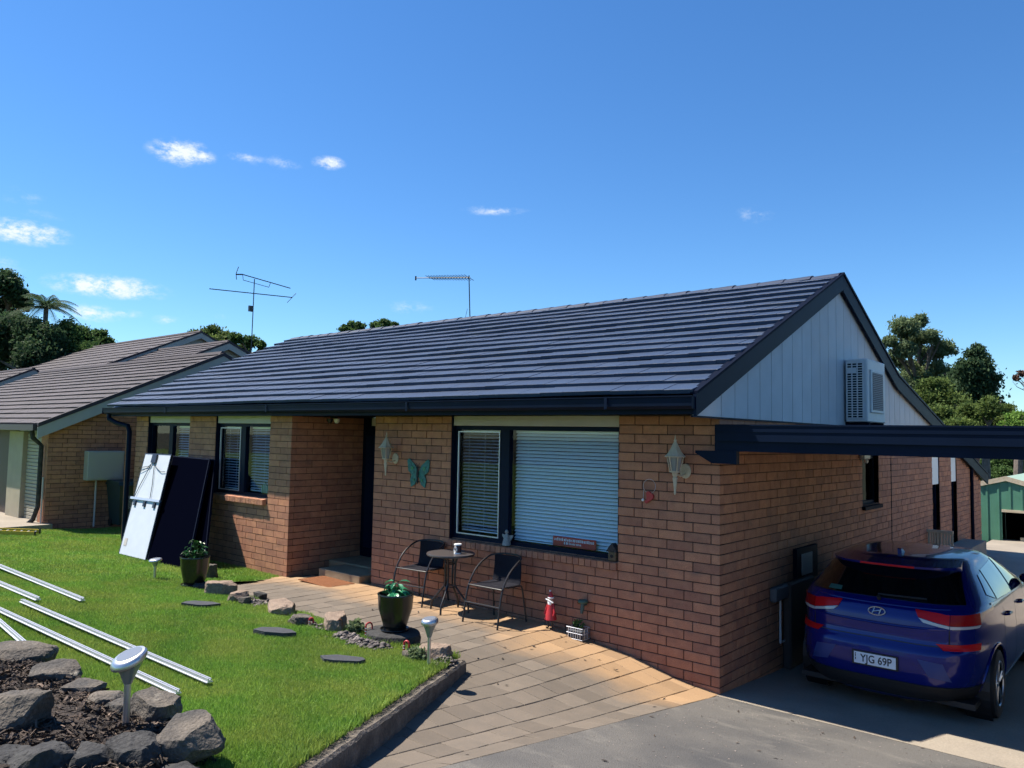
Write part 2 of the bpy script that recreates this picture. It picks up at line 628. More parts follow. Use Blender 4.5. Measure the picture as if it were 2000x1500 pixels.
def hpave(x, y):
    """height of the paving (x < 0) and the driveway (x > 0)"""
    t = max(0.0, -y)
    b = float(np.interp(x, _bx, _bz))
    w = min(1.0, b / .325)
    left = b + .015 * min(t, 2) + .077 * max(0, t - 2)
    return w * left + (1 - w) * (drive(x, y) if x > -3 else left)


def lawnz(x, y):
    t = max(0.0, -y)
    return .255 + .09 * t - .004 * max(0, -x - 2) + .012 * math.sin(x * 1.3 + y * .7) * min(1, max(0, (-x - 3) * .3))


# far ground out to the horizon
m = MB()
m.grid(lambda u, v: (-500 + 1000 * u, -400 + 900 * v, -.45), 10, 10)
struct(m.build('ground', 'ground'))

# border between lawn and paving, from the kerb tip to the forward wall
KT, KN = gp(911, 1286, lawnz)[:2], gp(604, 1500, lawnz)[:2]
KN = KT + (KN - KT) * 1.35
BORDER = [gp(x, y, hpave)[:2] for (x, y) in [(842, 1292), (790, 1272), (735, 1262), (665, 1240), (600, 1212), (545, 1195), (500, 1178), (452, 1158), (436, 1146), (492, 1138), (545, 1127)]]


def kerbx(y):
    s = (y - KT[1]) / (KN[1] - KT[1])
    return KT[0] + s * (KN[0] - KT[0])


PAVE_POLY = [(0.0, 0.02), (0.0, -5.6), (kerbx(-5.6), -5.6), (KT[0], KT[1])] + [tuple(b) for b in BORDER] + [(-6.9, -.4), (-6.9, .02)]


def inpoly(x, y, P):
    c = False
    j = len(P) - 1
    for i in range(len(P)):
        xi, yi = P[i]
        xj, yj = P[j]
        if (yi > y) != (yj > y) and x < (xj - xi) * (y - yi) / (yj - yi) + xi:
            c = not c
        j = i
    return c


def lawn_here(x, y):
    if y > -.38 and x > -12.4:
        return False
    if y < KT[1]:
        return x < kerbx(y) - .02
    return x < -1.4 and not inpoly(x, y, PAVE_POLY)


m = MB()
xs = list(np.arange(-9, .2, .08))
xs = list(np.arange(-46, -9, .6)) + xs
ys = list(np.arange(-14, -5.6, .6)) + list(np.arange(-5.6, -.3, .08)) + list(np.arange(-.3, 6, .6))
idx = {}
vs, fs = [], []
for j, y in enumerate(ys):
    for i, x in enumerate(xs):
        idx[i, j] = len(vs)
        xm = kerbx(min(y, KT[1])) - .125
        xw = x if x < -9 else -9 + (x + 9) * (xm + 9) / (xs[-1] + 9)
        vs.append((xw, y, lawnz(xw, y)))
for j in range(len(ys) - 1):
    for i in range(len(xs) - 1):
        cq = np.mean([vs[idx[i, j]], vs[idx[i + 1, j + 1]]], axis=0)
        if lawn_here(cq[0], cq[1]):
            fs.append((idx[i, j], idx[i + 1, j], idx[i + 1, j + 1], idx[i, j + 1]))
m.add(vs, fs)
struct(m.build('lawn', 'lawn'))

# driveway and carport slab
M['asphalt'] = mat('worn_driveway', (.054, .054, .056), .9, (.104, .098, .091), .8, lo=.40, hi=.62, bump=.45, bscale=110, fine=.28, detail=9, spots=((.15, .14, .125), 2.2, .54, .72, (.7, 1.4, 1)))
m = MB()
m.grid(lambda u, v: (0.004 + 14 * u, -16 + 15.925 * v, drive(0, -16 + 15.925 * v)), 8, 40)
m.box(0.004, 14, -.077, -.075, -.3, -.003)
dr = struct(m.build('driveway', 'asphalt'))
m = MB()
m.grid(lambda u, v: (-.3 + 8.3 * u, -.06 + 18 * v, slab(0, -.06 + 18 * v)), 6, 60)
m.box(-.3, 8, -.061, -.059, -.2, -.002)
struct(m.build('carport_floor', 'concrete'))
# scuffs of pale grit on the driveway
V, F, T = [], [], []
for _ in range(700):
    x, y = RNG.uniform(.05, 3.4), -abs(RNG.normal(0, 1.5)) - .15
    if y < -5:
        continue
    s, a = RNG.uniform(.002, .006), RNG.uniform(0, 6.28)
    b = len(V)
    for k in range(4):
        V.append((x + s * math.cos(a + k * 1.57) * 1.6, y + s * math.sin(a + k * 1.57), drive(x, y) + .002 + (.004 if k % 2 else 0)))
    F.append((b, b + 1, b + 2, b + 3))
    T.append(RNG.uniform(.3, 1))
o = bigmesh('grit', V, F, T, 'pebble', dr)
stuff(o)

# paving: bedding sheet and single pavers, laid in running rows towards the house
M['paver'] = None
mp_ = bpy.data.materials.new('clay_paver')
mp_.use_nodes = True
n_, l_ = mp_.node_tree.nodes, mp_.node_tree.links
bs_ = n_['Principled BSDF']
bs_.inputs['Roughness'].default_value = .85
g_ = n_.new('ShaderNodeNewGeometry')
sp_ = n_.new('ShaderNodeSeparateXYZ')
l_.new(g_.outputs['Position'], sp_.inputs[0])
nz_ = n_.new('ShaderNodeTexNoise')
nz_.inputs['Scale'].default_value = 1.6
nz_.inputs['Detail'].default_value = 6
l_.new(g_.outputs['Position'], nz_.inputs['Vector'])
ad_ = n_.new('ShaderNodeMath')
ad_.operation = 'MULTIPLY_ADD'
ad_.inputs[1].default_value = -1.1
l_.new(nz_.outputs['Fac'], ad_.inputs[0])
l_.new(sp_.outputs['Y'], ad_.inputs[2])
mr_ = n_.new('ShaderNodeMapRange')     # lichen-grey further out, scrubbed clean along the wall
mr_.inputs['From Min'].default_value = -1.62
mr_.inputs['From Max'].default_value = -1.08
l_.new(ad_.outputs[0], mr_.inputs['Value'])
nf_ = n_.new('ShaderNodeTexNoise')
nf_.inputs['Scale'].default_value = 7
nf_.inputs['Detail'].default_value = 8
l_.new(g_.outputs['Position'], nf_.inputs['Vector'])
c1_ = n_.new('ShaderNodeMix')
c1_.data_type = 'RGBA'
c1_.inputs['A'].default_value = (.152, .121, .093, 1)
c1_.inputs['B'].default_value = (.104, .088, .071, 1)
l_.new(nf_.outputs['Fac'], c1_.inputs['Factor'])
c2_ = n_.new('ShaderNodeMix')
c2_.data_type = 'RGBA'
l_.new(mr_.outputs[0], c2_.inputs['Factor'])
l_.new(c1_.outputs['Result'], c2_.inputs['A'])
c2_.inputs['B'].default_value = (.30, .190, .102, 1)
at_ = n_.new('ShaderNodeAttribute')
at_.attribute_name = 'tint'
mt_ = n_.new('ShaderNodeMapRange')
mt_.inputs['To Min'].default_value = .82
mt_.inputs['To Max'].default_value = 1.16
l_.new(at_.outputs['Fac'], mt_.inputs['Value'])
nq_ = n_.new('ShaderNodeTexNoise')
nq_.inputs['Scale'].default_value = 130
nq_.inputs['Detail'].default_value = 3
l_.new(g_.outputs['Position'], nq_.inputs['Vector'])
mq_ = n_.new('ShaderNodeMapRange')
mq_.inputs['From Min'].default_value = .3
mq_.inputs['From Max'].default_value = .7
mq_.inputs['To Min'].default_value = .86
mq_.inputs['To Max'].default_value = 1.12
l_.new(nq_.outputs['Fac'], mq_.inputs['Value'])
mm_ = n_.new('ShaderNodeMath')
mm_.operation = 'MULTIPLY'
l_.new(mt_.outputs[0], mm_.inputs[0])
l_.new(mq_.outputs[0], mm_.inputs[1])
sc_ = n_.new('ShaderNodeVectorMath')
sc_.operation = 'SCALE'
l_.new(c2_.outputs['Result'], sc_.inputs[0])
l_.new(mm_.outputs[0], sc_.inputs['Scale'])
l_.new(sc_.outputs[0], bs_.inputs['Base Color'])
bp_ = n_.new('ShaderNodeBump')
bp_.inputs['Strength'].default_value = .3
bp_.inputs['Distance'].default_value = .01
l_.new(nq_.outputs['Fac'], bp_.inputs['Height'])
l_.new(bp_.outputs[0], bs_.inputs['Normal'])
M['paver'] = mp_
M['bedding'] = mat('joint_sand', (.04, .028, .02), 1.0, (.025, .018, .014), 12, bump=.6, bscale=80)

m = MB()
gx = list(np.arange(-8.6, .001, .1)) + [0.0]
gy = list(np.arange(-5.6, .02, .1)) + [.02]
idx, vs, fs = {}, [], []
for j, y in enumerate(gy):
    for i, x in enumerate(gx):
        idx[i, j] = len(vs)
        vs.append((x, y, hpave(x, y) - .014))
for j in range(len(gy) - 1):
    for i in range(len(gx) - 1):
        cx_, cy_ = (gx[i] + gx[i + 1]) / 2, (gy[j] + gy[j + 1]) / 2
        if inpoly(cx_, cy_, PAVE_POLY) or inpoly(cx_ + .12, cy_ + .12, PAVE_POLY):
            fs.append((idx[i, j], idx[i + 1, j], idx[i + 1, j + 1], idx[i, j + 1]))
m.add(vs, fs)
paving = struct(m.build('paving', 'bedding'))
PW, GAP = .25, .005
paver_slots = []
row = 0
x1 = -.002
while x1 > -8.4:
    x0 = x1 - PW
    off = (row % 2) * PW * .5 + .03 * math.sin(row * 3.1)
    y1 = -.004 + off
    while y1 > -5.6:
        ya, yb = y1 - PW, min(y1, -.004 if x1 > -5.4 else (-.004 if x1 > -6.6 else -.41))
        if yb - ya > .04:
            cxp, cyp = (x0 + x1) / 2, (ya + yb) / 2
            if inpoly(cxp, cyp, PAVE_POLY) or any(inpoly(cxp + a_, cyp + b_, PAVE_POLY) for a_, b_ in ((.13, .05), (.12, -.12), (-.1, -.12), (0, .13))):
                paver_slots.append((x0, x1, ya, yb))
        y1 -= PW
    x1 -= PW
    row += 1


def paver_size(s):
    _, _, d = proj((s[0], s[2], .35))
    return -d


paver_slots.sort(key=paver_size, reverse=True)
rest = MB()
for i, (x0, x1, y0, y1) in enumerate(paver_slots):
    m = rest if i >= 300 else MB()
    wob = [random.uniform(-.0025, .0025) for _ in range(4)]
    g = GAP / 2 + random.uniform(0, .0015)
    x0, x1 = x0 + .001, x1 - .001
    q = [(x0 + g, y0 + g), (x1 - g, y0 + g), (x1 - g, y1 - g), (x0 + g, y1 - g)]
    c = .004
    qi = [(x0 + g + c, y0 + g + c), (x1 - g - c, y0 + g + c), (x1 - g - c, y1 - g - c), (x0 + g + c, y1 - g - c)]
    top = [(a, b, hpave(a, b) + w) for (a, b), w in zip(qi, wob)]
    mid = [(a, b, hpave(a, b) + w - c) for (a, b), w in zip(q, wob)]
    bot = [(a, b, hpave(a, b) - .03) for a, b in q]
    m.add(top + mid + bot, [(0, 1, 2, 3)] + [(4 + k, 4 + (k + 1) % 4, (k + 1) % 4, k) for k in range(4)] + [(8 + k, 8 + (k + 1) % 4, 4 + (k + 1) % 4, 4 + k) for k in range(4)], random.random())
    if i < 300:
        m.build('paver', 'paver', paving)
if rest.v:
    stuff(rest.build('paver_remainder', 'paver', paving))

# concrete kerb between lawn and paving
m = MB()
N = 46
rings = []
for i in range(N + 1):
    s = i / N
    q = KT + (KN - KT) * s
    d = (KN - KT) / np.linalg.norm(KN - KT)
    nn = np.array([d[1], -d[0]])          # towards the lawn
    if nn[0] > 0:
        nn = -nn
    w = .15 + .012 * mnoise.noise((s * 30, 1, 0))
    zt = lawnz(*q) - .018 + .012 * mnoise.noise((s * 17, 5, 0))
    zb = hpave(*q) - .08
    j1, j2 = [.010 * mnoise.noise((s * 40, k, 3)) for k in (2, 9)]
    a = q - nn * (0 + j1)
    b = q + nn * w
    rings.append([(a[0], a[1], zb), (a[0], a[1], zt - .022), (a[0] + nn[0] * .018, a[1] + nn[1] * .018, zt + j2), (b[0], b[1], zt - .008), (b[0], b[1], zb)])
vs = [v for rg in rings for v in rg]
fs = [(i * 5 + k, i * 5 + (k + 1), (i + 1) * 5 + (k + 1), (i + 1) * 5 + k) for i in range(N) for k in range(4)] + [(4, 3, 2, 1, 0), tuple(N * 5 + k for k in range(5))]
m.add(vs, fs)
struct(m.build('kerb', 'kerb'))
# ------------------------------------------------------------------ brickwork
Z0, CH, BL = -.344, .1, .3        # first bed joint below ground, course height, brick module


def cells(u0, u1, z0, z1, holes):
    us = sorted({u0, u1, *[min(max(h[k], u0), u1) for h in holes for k in (0, 1)]})
    zs = sorted({z0, z1, *[min(max(h[k], z0), z1) for h in holes for k in (2, 3)]})
    out = []
    for a, b in zip(us[:-1], us[1:]):
        for c, d in zip(zs[:-1], zs[1:]):
            cu, cz = (a + b) / 2, (c + d) / 2
            if b - a < 1e-6 or d - c < 1e-6 or any(h[0] < cu < h[1] and h[2] < cz < h[3] for h in holes):
                continue
            out.append((a, b, c, d))
    return out


def lay(u0, u1, z0, ztop, holes, start_a=0.0, start_b=0.0, first_a=.3, first_b=.1, zbot=None):
    """brick slots (ua, ub, za, zb) of one wall; ztop may be a function of u"""
    out = []
    k = 0
    top = ztop if callable(ztop) else (lambda u: ztop)
    while True:
        za = Z0 + CH * k + .005
        zb = za + CH - .010
        if za > max(top(u0), top(u1)):
            break
        par = k % 2
        s = u0 + (start_a if par == 0 else start_b)
        e = u0 + (first_a if par == 0 else first_b)
        while s < u1 - .02:
            ua, ub = s, min(e - .01, u1)
            s, e = e, e + BL
            ht = min(zb, top((ua + ub) / 2))
            if ht - za < .02 or (zbot is not None and zb < zbot(ua)):
                continue
            segs = [(ua, ub)]
            for h in holes:
                if h[2] < (za + ht) / 2 < h[3]:
                    ns = []
                    for a, b in segs:
                        if b <= h[0] or a >= h[1]:
                            ns.append((a, b))
                        else:
                            if h[0] - a > .03:
                                ns.append((a, h[0]))
                            if b - h[1] > .03:
                                ns.append((h[1], b))
                    segs = ns
            out.extend((a, b, za, ht) for a, b in segs)
        k += 1
    return out


_bm = {}


def brick_mesh(L, H, material):
    var = random.randrange(9)
    key = (round(L, 3), round(H, 3), var, material)
    if key not in _bm:
        m = MB()
        m.cbox((0, 0, 0), (L, 0, 0), (0, .09, 0), (0, 0, H), .0035, (var + .5) / 9)
        _bm[key] = m.mesh('brick', material)
    return _bm[key]


def place_bricks(walls, limit, house, rest_name, material='brick'):
    """walls: (wall part, slots, to_world(u, z) -> point, rotation about Z, outward normal); the largest in view become single bricks"""
    allb = []
    for w, slots, tw, rz, nrm in walls:
        for s in slots:
            P = tw((s[0] + s[1]) / 2, (s[2] + s[3]) / 2)
            x, y, d = proj(P)
            v = CAM - np.asarray(P)
            cosv = np.dot(v, nrm) / np.linalg.norm(v)
            sc = (s[1] - s[0]) * (s[3] - s[2]) * max(cosv, 0) / (d * d)
            if not (-20 < x < 2020 and -20 < y < 1520) or d < 0:
                sc = 0
            allb.append((sc, w, s, tw, rz))
    allb.sort(key=lambda q: -q[0])
    rest = MB()
    for i, (sc, w, s, tw, rz) in enumerate(allb):
        P = tw(s[0], s[2])
        jit = random.uniform(-.0018, .0018)
        U = np.array([math.cos(rz), math.sin(rz), 0])
        Nn = np.array([-math.sin(rz), math.cos(rz), 0])        # into the wall
        if i < limit and sc > 0:
            o = link('brick', brick_mesh(s[1] - s[0], s[3] - s[2], material), w)
            o.location = Vector(P) + Vector(Nn) * jit
            o.rotation_euler = (0, 0, rz)
        else:
            rest.obox(np.asarray(P) + Nn * jit, U * (s[1] - s[0]), Nn * .09, np.array([0, 0, s[3] - s[2]]), (random.randrange(9) + .5) / 9)
    stuff(rest.build(rest_name, material, house))


# ------------------------------------------------------------------ the brick house
house = thing('brick_house', 'single storey red brick house with dark blue tiled gable roof', 'house', (-6, 4, 0))
TOPZ = 2.765
RID_Y, RID_Z, EAV_Y, EAV_Z = 3.69, 4.80, -.65, 2.93
SL = (RID_Z - EAV_Z) / (RID_Y - EAV_Y)
RA = math.atan(SL)


def roof_front(y):
    return EAV_Z + SL * (y - EAV_Y)


def roof_back(y):
    return RID_Z - SL * (y - RID_Y) if y < 6.5 else RID_Z - SL * (6.5 - RID_Y) - .228 * (y - 6.5)


WIN = (-3.82, -1.20, 1.15, TOPZ)          # big front window
WA = (-9.2, -7.5, 1.43, TOPZ)             # forward wall, right window
WB = (-11.78, -10.12, 1.43, TOPZ)         # forward wall, left window
FY = -.40                                  # forward wall plane
walls = []


def front_wall(name, u0, u1, y, holes, zb, lab=None):
    m = MB()
    for a, b, c, d in cells(u0, u1, -.4, TOPZ, holes):
        m.box(a, b, y + .008, y + .16, c, d)
    w = m.build(name, 'mortar', house)
    return w


w_main = front_wall('front_wall', -5.38, -.008, 0, [WIN], None)
sl = lay(0, 5.38, 0, TOPZ, [(-WIN[1], -WIN[0], WIN[2] - .094, WIN[3])], start_a=.1, start_b=0, first_a=.4, first_b=.3, zbot=lambda u: hpave(-u, 0) - .02)
# u runs from the corner to the left, so mirror into x
sl = [(-b, -a, c, d) for a, b, c, d in sl]
walls.append((w_main, sl, lambda u, z: (u, 0.0, z), 0.0, np.array([0, -1.0, 0])))

SW1 = (4.75, 5.60, 1.58, 2.31)
SW2 = (9.16, 9.78, .25, 2.26)
SW3 = (10.84, 11.40, .15, 2.24)


def side_top(y):
    return min(2.735, roof_back(y) - .22) if y > 3 else 2.735


m = MB()
for a, b, c, d in cells(.0, 14.1, -.5, 2.2, [SW1, SW2, SW3]):
    m.box(-.16, -.008, a + (.01 if a == 0 else 0), b, c, d)
for a, b, c, d in cells(.0, 10.6, 2.2, 2.735, [SW1, SW2]):
    m.box(-.16, -.008, a + (.01 if a == 0 else 0), b, c, d)
w_side = m.build('side_wall', 'mortar', house)
sl = lay(0, 14.1, 0, side_top, [SW1, SW2, SW3], start_a=0, start_b=.1, first_a=.3, first_b=.4, zbot=lambda u: -.12)
walls.append((w_side, sl, lambda u, z: (0.0, u, z), math.pi / 2, np.array([1.0, 0, 0])))

w_fwd = front_wall('front_wall', -12.3, -6.908, FY, [WA, WB], None)
sl = lay(0, 5.4, 0, TOPZ, [(-6.9 - WA[1], -6.9 - WA[0], WA[2] - .10, WA[3]), (-6.9 - WB[1], -6.9 - WB[0], WB[2] - .10, WB[3])], start_a=.1, start_b=0, first_a=.4, first_b=.3, zbot=lambda u: .2)
sl = [(-6.9 - b, -6.9 - a, c, d) for a, b, c, d in sl]
walls.append((w_fwd, sl, lambda u, z: (u, FY, z), 0.0, np.array([0, -1.0, 0])))
m = MB()
m.box(-7.06, -6.908, FY + .01, 1.0, -.4, TOPZ)
w_por = m.build('porch_wall', 'mortar', house)
sl = lay(FY, 1.0, 0, TOPZ, [], start_a=0, start_b=.1, first_a=.3, first_b=.4, zbot=lambda u: .2)
walls.append((w_por, sl, lambda u, z: (-6.9, u, z), math.pi / 2, np.array([1.0, 0, 0])))
place_bricks(walls, 300, house, 'brickwork')

# hidden walls that close the house
m = MB()
m.box(-12.3, -12.14, FY + .17, 12, -.4, 2.9)
m.box(-5.379, -5.22, .165, 1.0, -.4, TOPZ)
m.box(-12.13, -.17, 13.9, 14.05, -.5, 1.7)
m.build('rear_wall', 'mortar', house)
m = MB()
m.box(-12.13, -7.07, .9, .95, 0, 2.75)
m.box(-5.2, -.17, 1.3, 1.35, 0, 2.75)
m.box(-.9, -.85, 1.4, 13.8, 0, 2.7)
m.build('interior_wall', 'dark', house)

# sill bricks laid on edge
def sills(x0, x1, y, z0, z1, wall, proud):
    n = int(round((x1 - x0) / .0845))
    w = (x1 - x0) / n
    mm = None
    for i in range(n):
        key = ('sill', round(w, 4), round(z1 - z0, 3), i % 6)
        if key not in _bm:
            m = MB()
            h = z1 - z0
            # sloping top, front proud of the wall
            m.prism([(0, -proud, 0), (0, .09, 0), (0, .09, h + .012), (0, -proud, h - .012)], (w - .009, 0, 0), ((i * 4) % 6 + .5) / 6)
            _bm[key] = m.mesh('sill_brick', 'brick')
        o = link('sill_brick', _bm[key], wall)
        o.location = (x0 + w * i + .0045, y + random.uniform(-.002, .002), z0 + random.uniform(-.001, .001))


sills(WIN[0], WIN[1], 0, 1.061, 1.148, w_main, .028)
sills(WA[0] + .0, WA[1] - .04, FY, 1.335, 1.43, w_fwd, .06)
sills(WB[0], WB[1] - .04, FY, 1.335, 1.43, w_fwd, .06)


# windows: navy aluminium frame, panes, cream head panel
def window(x0, x1, y, z0, z1, mull, label=None, head=.135):
    f = MB()
    t = .05
    ya, yb = y + .075, y + .135
    zt = z1 - head
    f.box(x0, x0 + t, ya, yb, z0, zt)
    f.box(x1 - t, x1, ya, yb, z0, zt)
    f.box(x0 + t, x1 - t, ya, yb, z0, z0 + .055)
    f.box(x0 + t, x1 - t, ya, yb, zt - t, zt)
    for a, b in mull:
        f.box(a, b, ya - .012, yb, z0 + .055, zt - t)
    f.box(x0 - .001, x0 + .012, y + .012, y + .0745, z0, z1)     # painted reveal
    w = f.build('window', 'navy', house)
    if label:
        w['label'] = label
    h = MB()
    h.cbox((x0 + .014, y + .03, zt + .004), (x1 - x0 - .016, 0, 0), (0, .08, 0), (0, 0, head - .008), .004)
    h.build('head_panel', 'cream', w)
    edges = [x0 + t] + [q for ab in mull for q in ab] + [x1 - t]
    for a, b in zip(edges[0::2], edges[1::2]):
        g = MB()
        g.box(a, b, y + .098, y + .104, z0 + .055, zt - t)
        g.build('pane', 'glass', w)
    return w


wm = window(WIN[0], WIN[1], 0, WIN[2], WIN[3], [(-3.0, -2.85)])
wa = window(WA[0], WA[1], FY, WA[2], WA[3], [(-8.46, -8.32)])
wb = window(WB[0], WB[1], FY, WB[2], WB[3], [(-11.02, -10.88)])


def sash(w, x0, x1, y, z0, z1):
    m = MB()
    for a, b, c, d in ((x0, x0 + .016, z0, z1), (x1 - .012, x1, z0, z1), (x0 + .016, x1 - .012, z1 - .012, z1), (x0 + .016, x1 - .012, z0, z0 + .014)):
        m.box(a, b, y, y + .02, c, d)
    m.build('sash_edge', 'alum', w)


sash(wm, -3.74, -3.005, .055, 1.22, 2.56)
sash(wa, -9.13, -8.47, FY + .055, 1.50, 2.56)


def blind(x0, x1, y, z0, z1, tilt, label, pitch=.0425, depth=.05):
    bmat = 'blind' if tilt > .5 else 'blind_shaded'
    t = thing('venetian_blind', label, 'blind', ((x0 + x1) / 2, y, z0), 'venetian blinds inside the front windows')
    m = MB()
    m.cbox((x0, y - .02, z1 - .035), (x1 - x0, 0, 0), (0, .045, 0), (0, 0, .035), .004)
    m.build('head_rail', 'blind', t)
    s = MB()
    L = x1 - x0
    ca, sa = math.cos(tilt), math.sin(tilt)

    def slat(u, v):
        q = (v - .5) * depth
        bow = .004 * (1 - (2 * v - 1) ** 2)
        return (u * L, q * ca - bow * sa, q * sa + bow * ca)
    s.grid(slat, 1, 3)
    s.grid(lambda u, v: tuple(np.array(slat(1 - u, v)) - np.array([0, 0, .0012])), 1, 3)
    me = s.mesh('slat', bmat)
    n = int((z1 - z0 - .05) / pitch)
    for i in range(n):
        o = link('slat', me, t)
        o.location = (x0, y + random.uniform(-.001, .001), z1 - .055 - pitch * i)
        o.rotation_euler = (0, random.uniform(-.0012, .0012), 0)
    b = MB()
    b.cbox((x0, y - .018, z1 - .055 - pitch * n), (L, 0, 0), (0, .036, 0), (0, 0, .014), .003)
    b.build('bottom_rail', 'blind', t)
    c = MB()
    for q in (.12, .5, .88):
        c.box(x0 + L * q - .001, x0 + L * q + .001, y - .001, y + .001, z1 - .05 - pitch * n, z1 - .04)
    c.build('cord', 'blind', t)
    return t


blind(-2.84, -1.26, .20, 1.20, 2.58, R(41), 'wide white venetian blind closed behind the large picture window')
blind(-3.76, -3.01, .20, 1.22, 2.58, R(18), 'narrow pale grey venetian blind half open in the side pane beside the picture window')
blind(-8.31, -7.56, FY + .20, 1.50, 2.58, R(26), 'pale grey venetian blind in the bedroom window nearest the porch', pitch=.046)
blind(-9.14, -8.47, FY + .20, 1.50, 2.58, R(12), 'dim venetian blind in the left pane of the window nearest the porch', pitch=.046)
blind(-10.87, -10.18, FY + .20, 1.50, 2.58, R(26), 'pale grey venetian blind above the leaning black solar panel', pitch=.046)

# side wall windows
def side_window(y0, y1, z0, z1, blindz=None):
    f = MB()
    t = .045
    f.box(-.13, -.07, y0, y0 + t, z0, z1)
    f.box(-.13, -.07, y1 - t, y1, z0, z1)
    f.box(-.13, -.07, y0 + t, y1 - t, z0, z0 + t)
    f.box(-.13, -.07, y0 + t, y1 - t, z1 - t, z1)
    w = f.build('window', 'navy', house)
    g = MB()
    g.box(-.105, -.098, y0 + t, y1 - t, z0 + t, z1 - t)
    g.build('pane', 'glass', w)
    s = MB()
    s.obox((-.12, y0 - .03, z0 - .05), (.17, 0, -.02), (0, y1 - y0 + .06, 0), (0, 0, .05))
    s.build('sill', 'navy_dull', w)
    if blindz:
        b = MB()
        b.box(-.065, -.02, y0 + .01, y1 - .01, blindz, z1 - .01)
        b.build('blind', 'white', w)
    return w


side_window(*SW1)
side_window(*SW2, blindz=1.72)
side_window(*SW3, blindz=1.72)

# porch: step, door
m = MB()
m.cbox((-6.46, -.13, .1), (.98, 0, 0), (0, .5, 0), (0, 0, .35), .012)
m.cbox((-6.895, .372, .1), (1.51, 0, 0), (0, .64, 0), (0, 0, .37), .012)
m.build('step', 'stepconc', house)
m = MB()
m.box(-6.895, -5.385, 1.005, 1.05, .2, 2.76)
d = m.build('door', 'navy_dull', house)
m = MB()
for (a, b) in ((-6.82, -6.4), (-6.33, -5.9)):
    m.cbox((a, .992, .62), (b - a, 0, 0), (0, .012, 0), (0, 0, 1.85), .006)
m.build('door_panel', 'navy', d)
m = MB()
m.box(-6.6, -5.39, .93, 1.0, 2.63, 2.755)
m.build('head_panel', 'cream', d)
m = MB()
m.tube([(-6.35, .985, 1.45), (-6.35, .94, 1.45), (-6.25, .94, 1.45)], .011)
m.build('handle', 'steel', d)

# ------------------------------------------------------------------ roof
X0R, X1R = -13.05, .05
NR = 16
SLEN = (RID_Y - EAV_Y) / math.cos(RA)
RP = SLEN / NR
NT = 43
TW = (X1R - X0R) / NT
m = MB()
m.prism([(X0R, EAV_Y, EAV_Z - .03), (X0R, RID_Y, RID_Z - .03), (X0R, RID_Y, RID_Z - .07), (X0R, EAV_Y, EAV_Z - .07)], (X1R - X0R, 0, 0))
m.prism([(X0R, RID_Y, RID_Z + .01), (X0R, 6.5, roof_back(6.5) + .01), (X0R, 6.5, roof_back(6.5) - .06), (X0R, RID_Y, RID_Z - .07)], (X1R - X0R, 0, 0))
m.prism([(X0R, 6.5, roof_back(6.5) + .01), (X0R, 14.6, roof_back(14.6) + .01), (X0R, 14.6, roof_back(14.6) - .06), (X0R, 6.5, roof_back(6.5) - .06)], (X1R - X0R, 0, 0))
roof = m.build('roof', 'roof', house)
_tm = {}


def tile_mesh(w, var, material, nose=.056, gap=.003):
    key = (round(w, 3), var, material)
    if key not in _tm:
        m = MB()
        L = RP + .03
        c = .003
        lo, hi = .012, nose
        g = gap / 2
        sec = [(0, lo), (0, hi - c), (c, hi), (L, .010), (L, -.004)]      # profile along the slope
        vs = [(x, a, b) for x in (g, w - g) for a, b in sec]
        n = 5
        fs = [(0, 1, 2, 3, 4), (9, 8, 7, 6, 5)] + [(i, i + n, (i + 1) % n + n, (i + 1) % n) for i in range(n)]
        m.add(vs, fs, (var + .5) / 7)
        _tm[key] = m
    return _tm[key]


tiles = []
for r in range(NR):
    y = EAV_Y - .02 + r * RP * math.cos(RA)
    z = EAV_Z + r * RP * math.sin(RA)
    x = X0R + (0 if r % 2 == 0 else -TW / 2)
    while x < X1R - .01:
        a, b = max(x, X0R), min(x + TW, X1R)
        if b - a > .05:
            P = ((a + b) / 2, y + .15, z + .07)
            px, py, d = proj(P)
            tiles.append((d, a, b, y, z))
        x += TW
tiles.sort()
_tme = {}
rest = MB()
for i, (d, a, b, y, z) in enumerate(tiles):
    var = random.randrange(7)
    tb = tile_mesh(b - a, var, 'roof')
    dz = random.uniform(0, .006) + .006 * math.sin(a * 1.1 + y * 5)
    yaw = random.uniform(-.004, .004)
    if i < 300:
        key = (round(b - a, 3), var)
        if key not in _tme:
            _tme[key] = tb.mesh('roof_tile', 'roof')
        o = link('roof_tile', _tme[key], roof)
        o.location = (a, y, z + dz)
        o.rotation_euler = (RA, 0, yaw)
    else:
        ca, sa = math.cos(RA), math.sin(RA)
        rest.add([(a + v[0], y + v[1] * ca - v[2] * sa, z + dz + v[1] * sa + v[2] * ca) for v in tb.v], tb.f, tb.t[0])
stuff(rest.build('roof_tile_remainder', 'roof', roof))
# ridge caps
ncap = 34
cl = (X1R - X0R + .02) / ncap
for v in range(5):
    m = MB()
    prof = [(-.16, -.048), (-.11, -.010), (-.05, .018), (0, .026), (.05, .018), (.11, -.010), (.16, -.048)]
    vs, fs = [], []
    for (x, g) in ((0, 1.0), (cl + .03, .90), ):
        for a, b in prof:
            vs.append((x, a * g, b * g + (.014 if x == 0 else .004)))
    n = len(prof)
    for k in range(n - 1):
        fs.append((k, k + 1, n + k + 1, n + k))
    fs.append(tuple(range(n)))
    m.add(vs, fs, v / 5)
    _tme[('cap', v)] = m.mesh('ridge_cap', 'ridge')
for i in range(ncap):
    o = link('ridge_cap', _tme[('cap', random.randrange(5))], roof)
    o.location = (X1R + .01 - i * cl, RID_Y, RID_Z + .015 + random.uniform(-.005, .006))
    o.rotation_euler = (0, 0, math.pi)
m = MB()          # whirly-less round vent hump on the rear slope near the ridge
